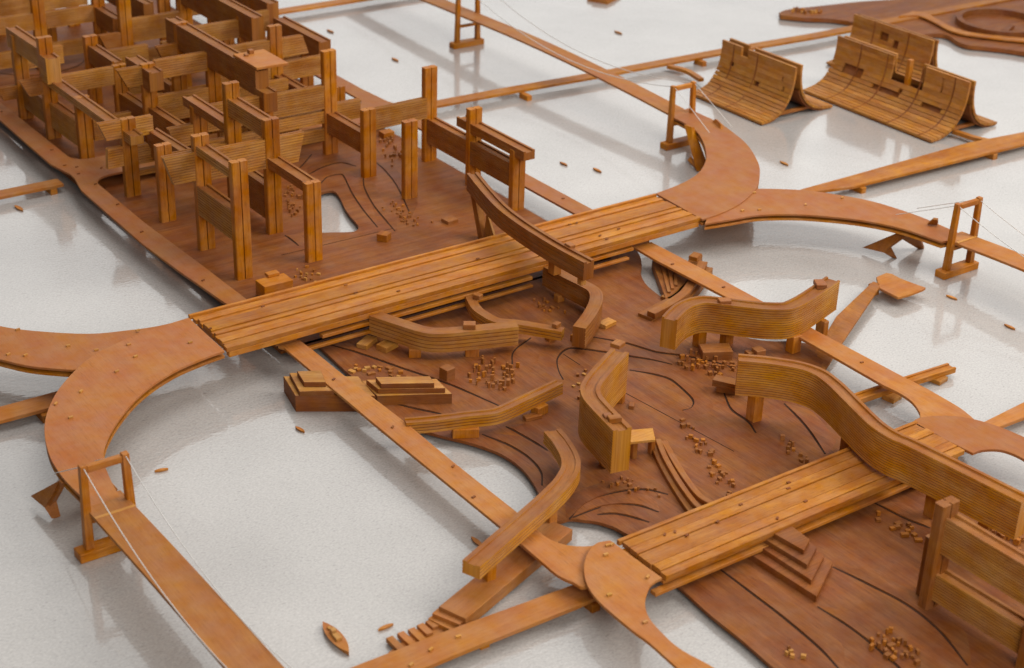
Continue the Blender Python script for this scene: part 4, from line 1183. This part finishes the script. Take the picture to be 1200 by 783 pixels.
# ------------------------------------------------------------------ curved roof buildings
def roof_curve(w, h, n=12):
    """concave section from the flared toe (0,0) up to the upright ridge (w,h)"""
    pts = []
    for k in range(n + 1):
        a = math.radians(90 - 88 * k / n - 1)
        pts.append((math.cos(a) ** 0.74, 1 - math.sin(a) ** 0.74))
    x0, z0 = pts[0]; x1, z1 = pts[-1]
    # even out the board widths along the arc
    pts = [((x - x0) / (x1 - x0) * w, (z - z0) / (z1 - z0) * h) for x, z in pts]
    acc = [0.0]
    for p, q in zip(pts, pts[1:]): acc.append(acc[-1] + math.hypot(p[0] - q[0], p[1] - q[1]))
    out, i = [], 0
    for k in range(n + 1):
        t_ = acc[-1] * k / n
        while i < n - 1 and acc[i + 1] < t_: i += 1
        f = (t_ - acc[i]) / max(1e-9, acc[i + 1] - acc[i])
        out.append((pts[i][0] + (pts[i + 1][0] - pts[i][0]) * f, pts[i][1] + (pts[i + 1][1] - pts[i][1]) * f))
    return out


def roof_shell(par, name, xt, xr, y0, y1, h, slots, notch=(), ribs=(), thick=0.04, n=16):
    """sheet whose section runs from toe xt to ridge xr; courses of boards run along y, wider and tighter near the ridge"""
    d = 1 if xr > xt else -1
    fine = roof_curve(abs(xr - xt), h, n)
    rr_ = random.Random(int(xt * 100))

    def frame(k):
        (xa, za), (xb, zb) = fine[max(0, k - 1)], fine[min(n, k + 1)]
        l = math.hypot(xb - xa, zb - za)
        return ((xb - xa) / l, (zb - za) / l)
    for k in range(n):
        (xa, za), (xb, zb) = fine[k], fine[k + 1]
        dx, dz = xb - xa, zb - za
        l = math.hypot(dx, dz)
        ta, tb = frame(k), frame(k + 1)
        g = 0.005 if k < n * 0.62 else 0.0006
        lift = rr_.uniform(0.0, 0.008) if k < n * 0.62 else (0.006 if k == n - 1 else 0.0)
        pa = (xa + dx / l * g - ta[1] * lift, za + dz / l * g + ta[0] * lift)
        pb = (xb - dx / l * g - tb[1] * lift, zb - dz / l * g + tb[0] * lift)
        qb = (xb - dx / l * g + tb[1] * thick, zb - dz / l * g - tb[0] * thick)
        qa = (xa + dx / l * g + ta[1] * thick, za + dz / l * g - ta[0] * thick)
        spans = [(y0, y1)]
        for (ka, kb, ya, yb) in list(slots) + list(notch):
            if ka <= k < kb:
                new = []
                for (p, q) in spans:
                    if yb <= p or ya >= q: new.append((p, q)); continue
                    if ya > p: new.append((p, ya))
                    if yb < q: new.append((yb, q))
                spans = new
        for (p, q) in spans:
            v = [(d * x, y, z) for y in (0.0, q - p) for (x, z) in (pa, pb, qb, qa)]
            f = [(0, 1, 2, 3), (7, 6, 5, 4)] + [(i, 4 + i, 4 + (i + 1) % 4, (i + 1) % 4) for i in range(4)]
            me = mesh(v, f)
            bm = bmesh.new(); bm.from_mesh(me); bmesh.ops.recalc_face_normals(bm, faces=bm.faces[:]); bm.to_mesh(me); bm.free()
            link('board', me, wood('roof', 'y'), par, (xt, p, 0.06), 0)
    v, f = [], []
    for i, (x, z) in enumerate(fine):
        t_ = frame(i)
        for (yy, off) in ((y0 + 0.03, 0.075), (y0 + 0.03, 0.055), (y1 - 0.03, 0.055), (y1 - 0.03, 0.075)):
            v.append((d * (x + t_[1] * off), yy - y0, z - t_[0] * off))
    m_ = n - (5 if notch else 0)
    for i in range(m_):
        for q in range(4):
            r_ = (q + 1) % 4
            f.append((4 * i + q, 4 * i + r_, 4 * i + 4 + r_, 4 * i + 4 + q))
    link('light_blocker', mesh(v, f), wood('plate', 'y'), par, (xt, y0, 0.06))  # dark sheet added behind the boards to block light through the slots
    for y in ribs:
        kk = int(n * 0.75)
        v, f = [], []
        for i, (x, z) in enumerate(fine):
            t_ = frame(i)
            for (yo, off) in ((-0.012, -0.004), (-0.012, 0.007), (0.012, 0.007), (0.012, -0.004)):
                v.append((d * (x - t_[1] * off), yo, z + t_[0] * off))
        for i in range(len(fine) - 1):
            for q in range(4):
                r_ = (q + 1) % 4
                f.append((4 * i + q, 4 * i + r_, 4 * i + 4 + r_, 4 * i + 4 + q))
        link('rib', mesh(v, f), wood('plate', 'x'), par, (xt, y, 0.06))


RG = 'curved tent roof buildings'
t = empty('curved_roof_building', (8.5, 4.7, 0), 'single curved roof hall nearest the right suspension tower', 'building', RG)
roof_shell(t, 'front', 7.72, 8.36, 3.84, 5.60, 0.82, [(9, 10, 4.56, 4.68), (12, 13, 4.07, 4.11), (10, 11, 4.0, 4.05), (11, 12, 5.25, 5.34)], [(14, 16, 4.96, 5.12)], ribs=(4.72, 5.30))
roof_shell(t, 'back', 9.36, 8.54, 3.86, 5.58, 0.83, [], [(13, 16, 4.95, 5.1)], ribs=())
box('tie_beam', 8.1, 9.0, 3.95, 4.02, 0.05, 0.10, 'brown', 'x', t); box('tie_beam', 8.1, 9.0, 5.40, 5.47, 0.05, 0.10, 'brown', 'x', t)
t = empty('curved_roof_building', (10.2, 3.4, 0), 'longest curved roof hall with a gap and a post in its ridge', 'building', RG)
roof_shell(t, 'front', 9.50, 10.22, 1.82, 4.72, 0.84, [(8, 9, 2.2, 2.62), (8, 9, 3.1, 3.7), (9, 10, 3.08, 3.16), (9, 11, 4.0, 4.45), (12, 15, 2.32, 2.36)], [(11, 16, 2.72, 3.42)], ribs=(2.10, 2.78, 3.55, 4.15))
roof_shell(t, 'back', 11.12, 10.40, 1.84, 4.70, 0.82, [], [(12, 16, 2.9, 3.5)])
box('ridge_post', 10.20, 10.29, 3.05, 3.13, 0.03, 0.92, 'post', 'z', t)
box('post_foot', 10.16, 10.32, 3.02, 3.16, 0.40, 0.46, 'post', 'x', t)
for y in (1.95, 2.75, 3.6, 4.55):
    box('tie_beam', 10.0, 10.7, y, y + 0.07, 0.05, 0.10, 'brown', 'x', t)
t = empty('curved_roof_building', (11.4, 5.0, 0), 'curved roof hall half hidden behind the longest one', 'building', RG)
roof_shell(t, 'front', 10.98, 11.56, 3.75, 5.62, 0.80, [(12, 14, 4.75, 4.95), (11, 13, 4.5, 4.62)], (), ribs=(4.3, 5.1))
roof_shell(t, 'back', 12.3, 11.72, 3.77, 5.60, 0.78, [], [])
for y in (3.95, 5.3):
    box('tie_beam', 11.4, 12.0, y, y + 0.07, 0.05, 0.10, 'brown', 'x', t)

# ------------------------------------------------------------------ far island with arena
far_isl = smooth2([(12.354, 8.277), (12.586, 8.350), (12.868, 8.327), (13.605, 8.185), (14.356, 8.041), (15.638, 7.673), (17.578, 7.393), (20.492, 7.009)], 4) + smooth2([(14.937, 2.843), (14.550, 4.067), (14.179, 4.646), (13.971, 4.888), (13.974, 5.158), (14.116, 5.489), (14.076, 5.665), (13.906, 5.770), (13.639, 5.766), (13.228, 5.628), (12.649, 5.354), (12.505, 5.559), (13.149, 6.819), (12.985, 7.410), (12.575, 7.745), (12.258, 8.129)], 4)
o = plate('island', far_isl, 0.02, 0.10, 'plate', 'x'); tag(o, kind='structure')
o = plate('road', smooth2([(14.105, 6.765), (14.344, 6.695), (14.493, 6.543), (14.412, 6.122), (14.242, 5.506), (14.454, 5.003), (14.929, 4.385), (15.541, 3.691)], 4) + smooth2([(15.724, 3.831), (15.109, 4.530), (14.610, 5.134), (14.448, 5.579), (14.622, 6.200), (14.768, 6.657), (14.635, 6.870)], 4), 0.13, 0.16, 'deck', 'x'); tag(o, kind='structure')
ac = (15.541, 5.441)
t = empty('arena_ring', ac + (0.10,), 'low round arena wall on the far island at the top right', 'arena')
ring = [(ac[0] + 0.86 * math.cos(a), ac[1] + 0.86 * math.sin(a)) for a in [math.radians(k * 9) for k in range(40)]]
hole = [(ac[0] + 0.74 * math.cos(a), ac[1] + 0.74 * math.sin(a)) for a in [math.radians(k * 9) for k in range(40)]]
plate('ring_wall', ring, 0.09, 0.22, 'plate', 'x', [hole], t)
box('stand', ac[0] - 0.35, ac[0] + 0.1, ac[1] - 0.35, ac[1] - 0.22, 0.09, 0.16, 'plate', 'x', t, 0.4)
H('tiny house on the tip of the far island', 'houses on the far island tip', [(12.544, 8.111), (12.965, 7.735), (12.788, 8.314)], 16, 0.06, 0.09, 0.05, 0.09, 'pale', 21)
bw = empty('far_block', (10.196, 11.247, 0.000), 'base of a structure cut off by the top edge of the photo', 'block')
plate('base', [(9.770, 11.098), (9.976, 10.697), (10.533, 10.954), (10.327, 11.362)], 0.0, 0.06, 'road', 'x', parent=bw)
plate('step', [(9.808, 10.984), (9.986, 10.741), (10.348, 10.893), (10.154, 11.147)], 0.06, 0.10, 'road', 'x', parent=bw)
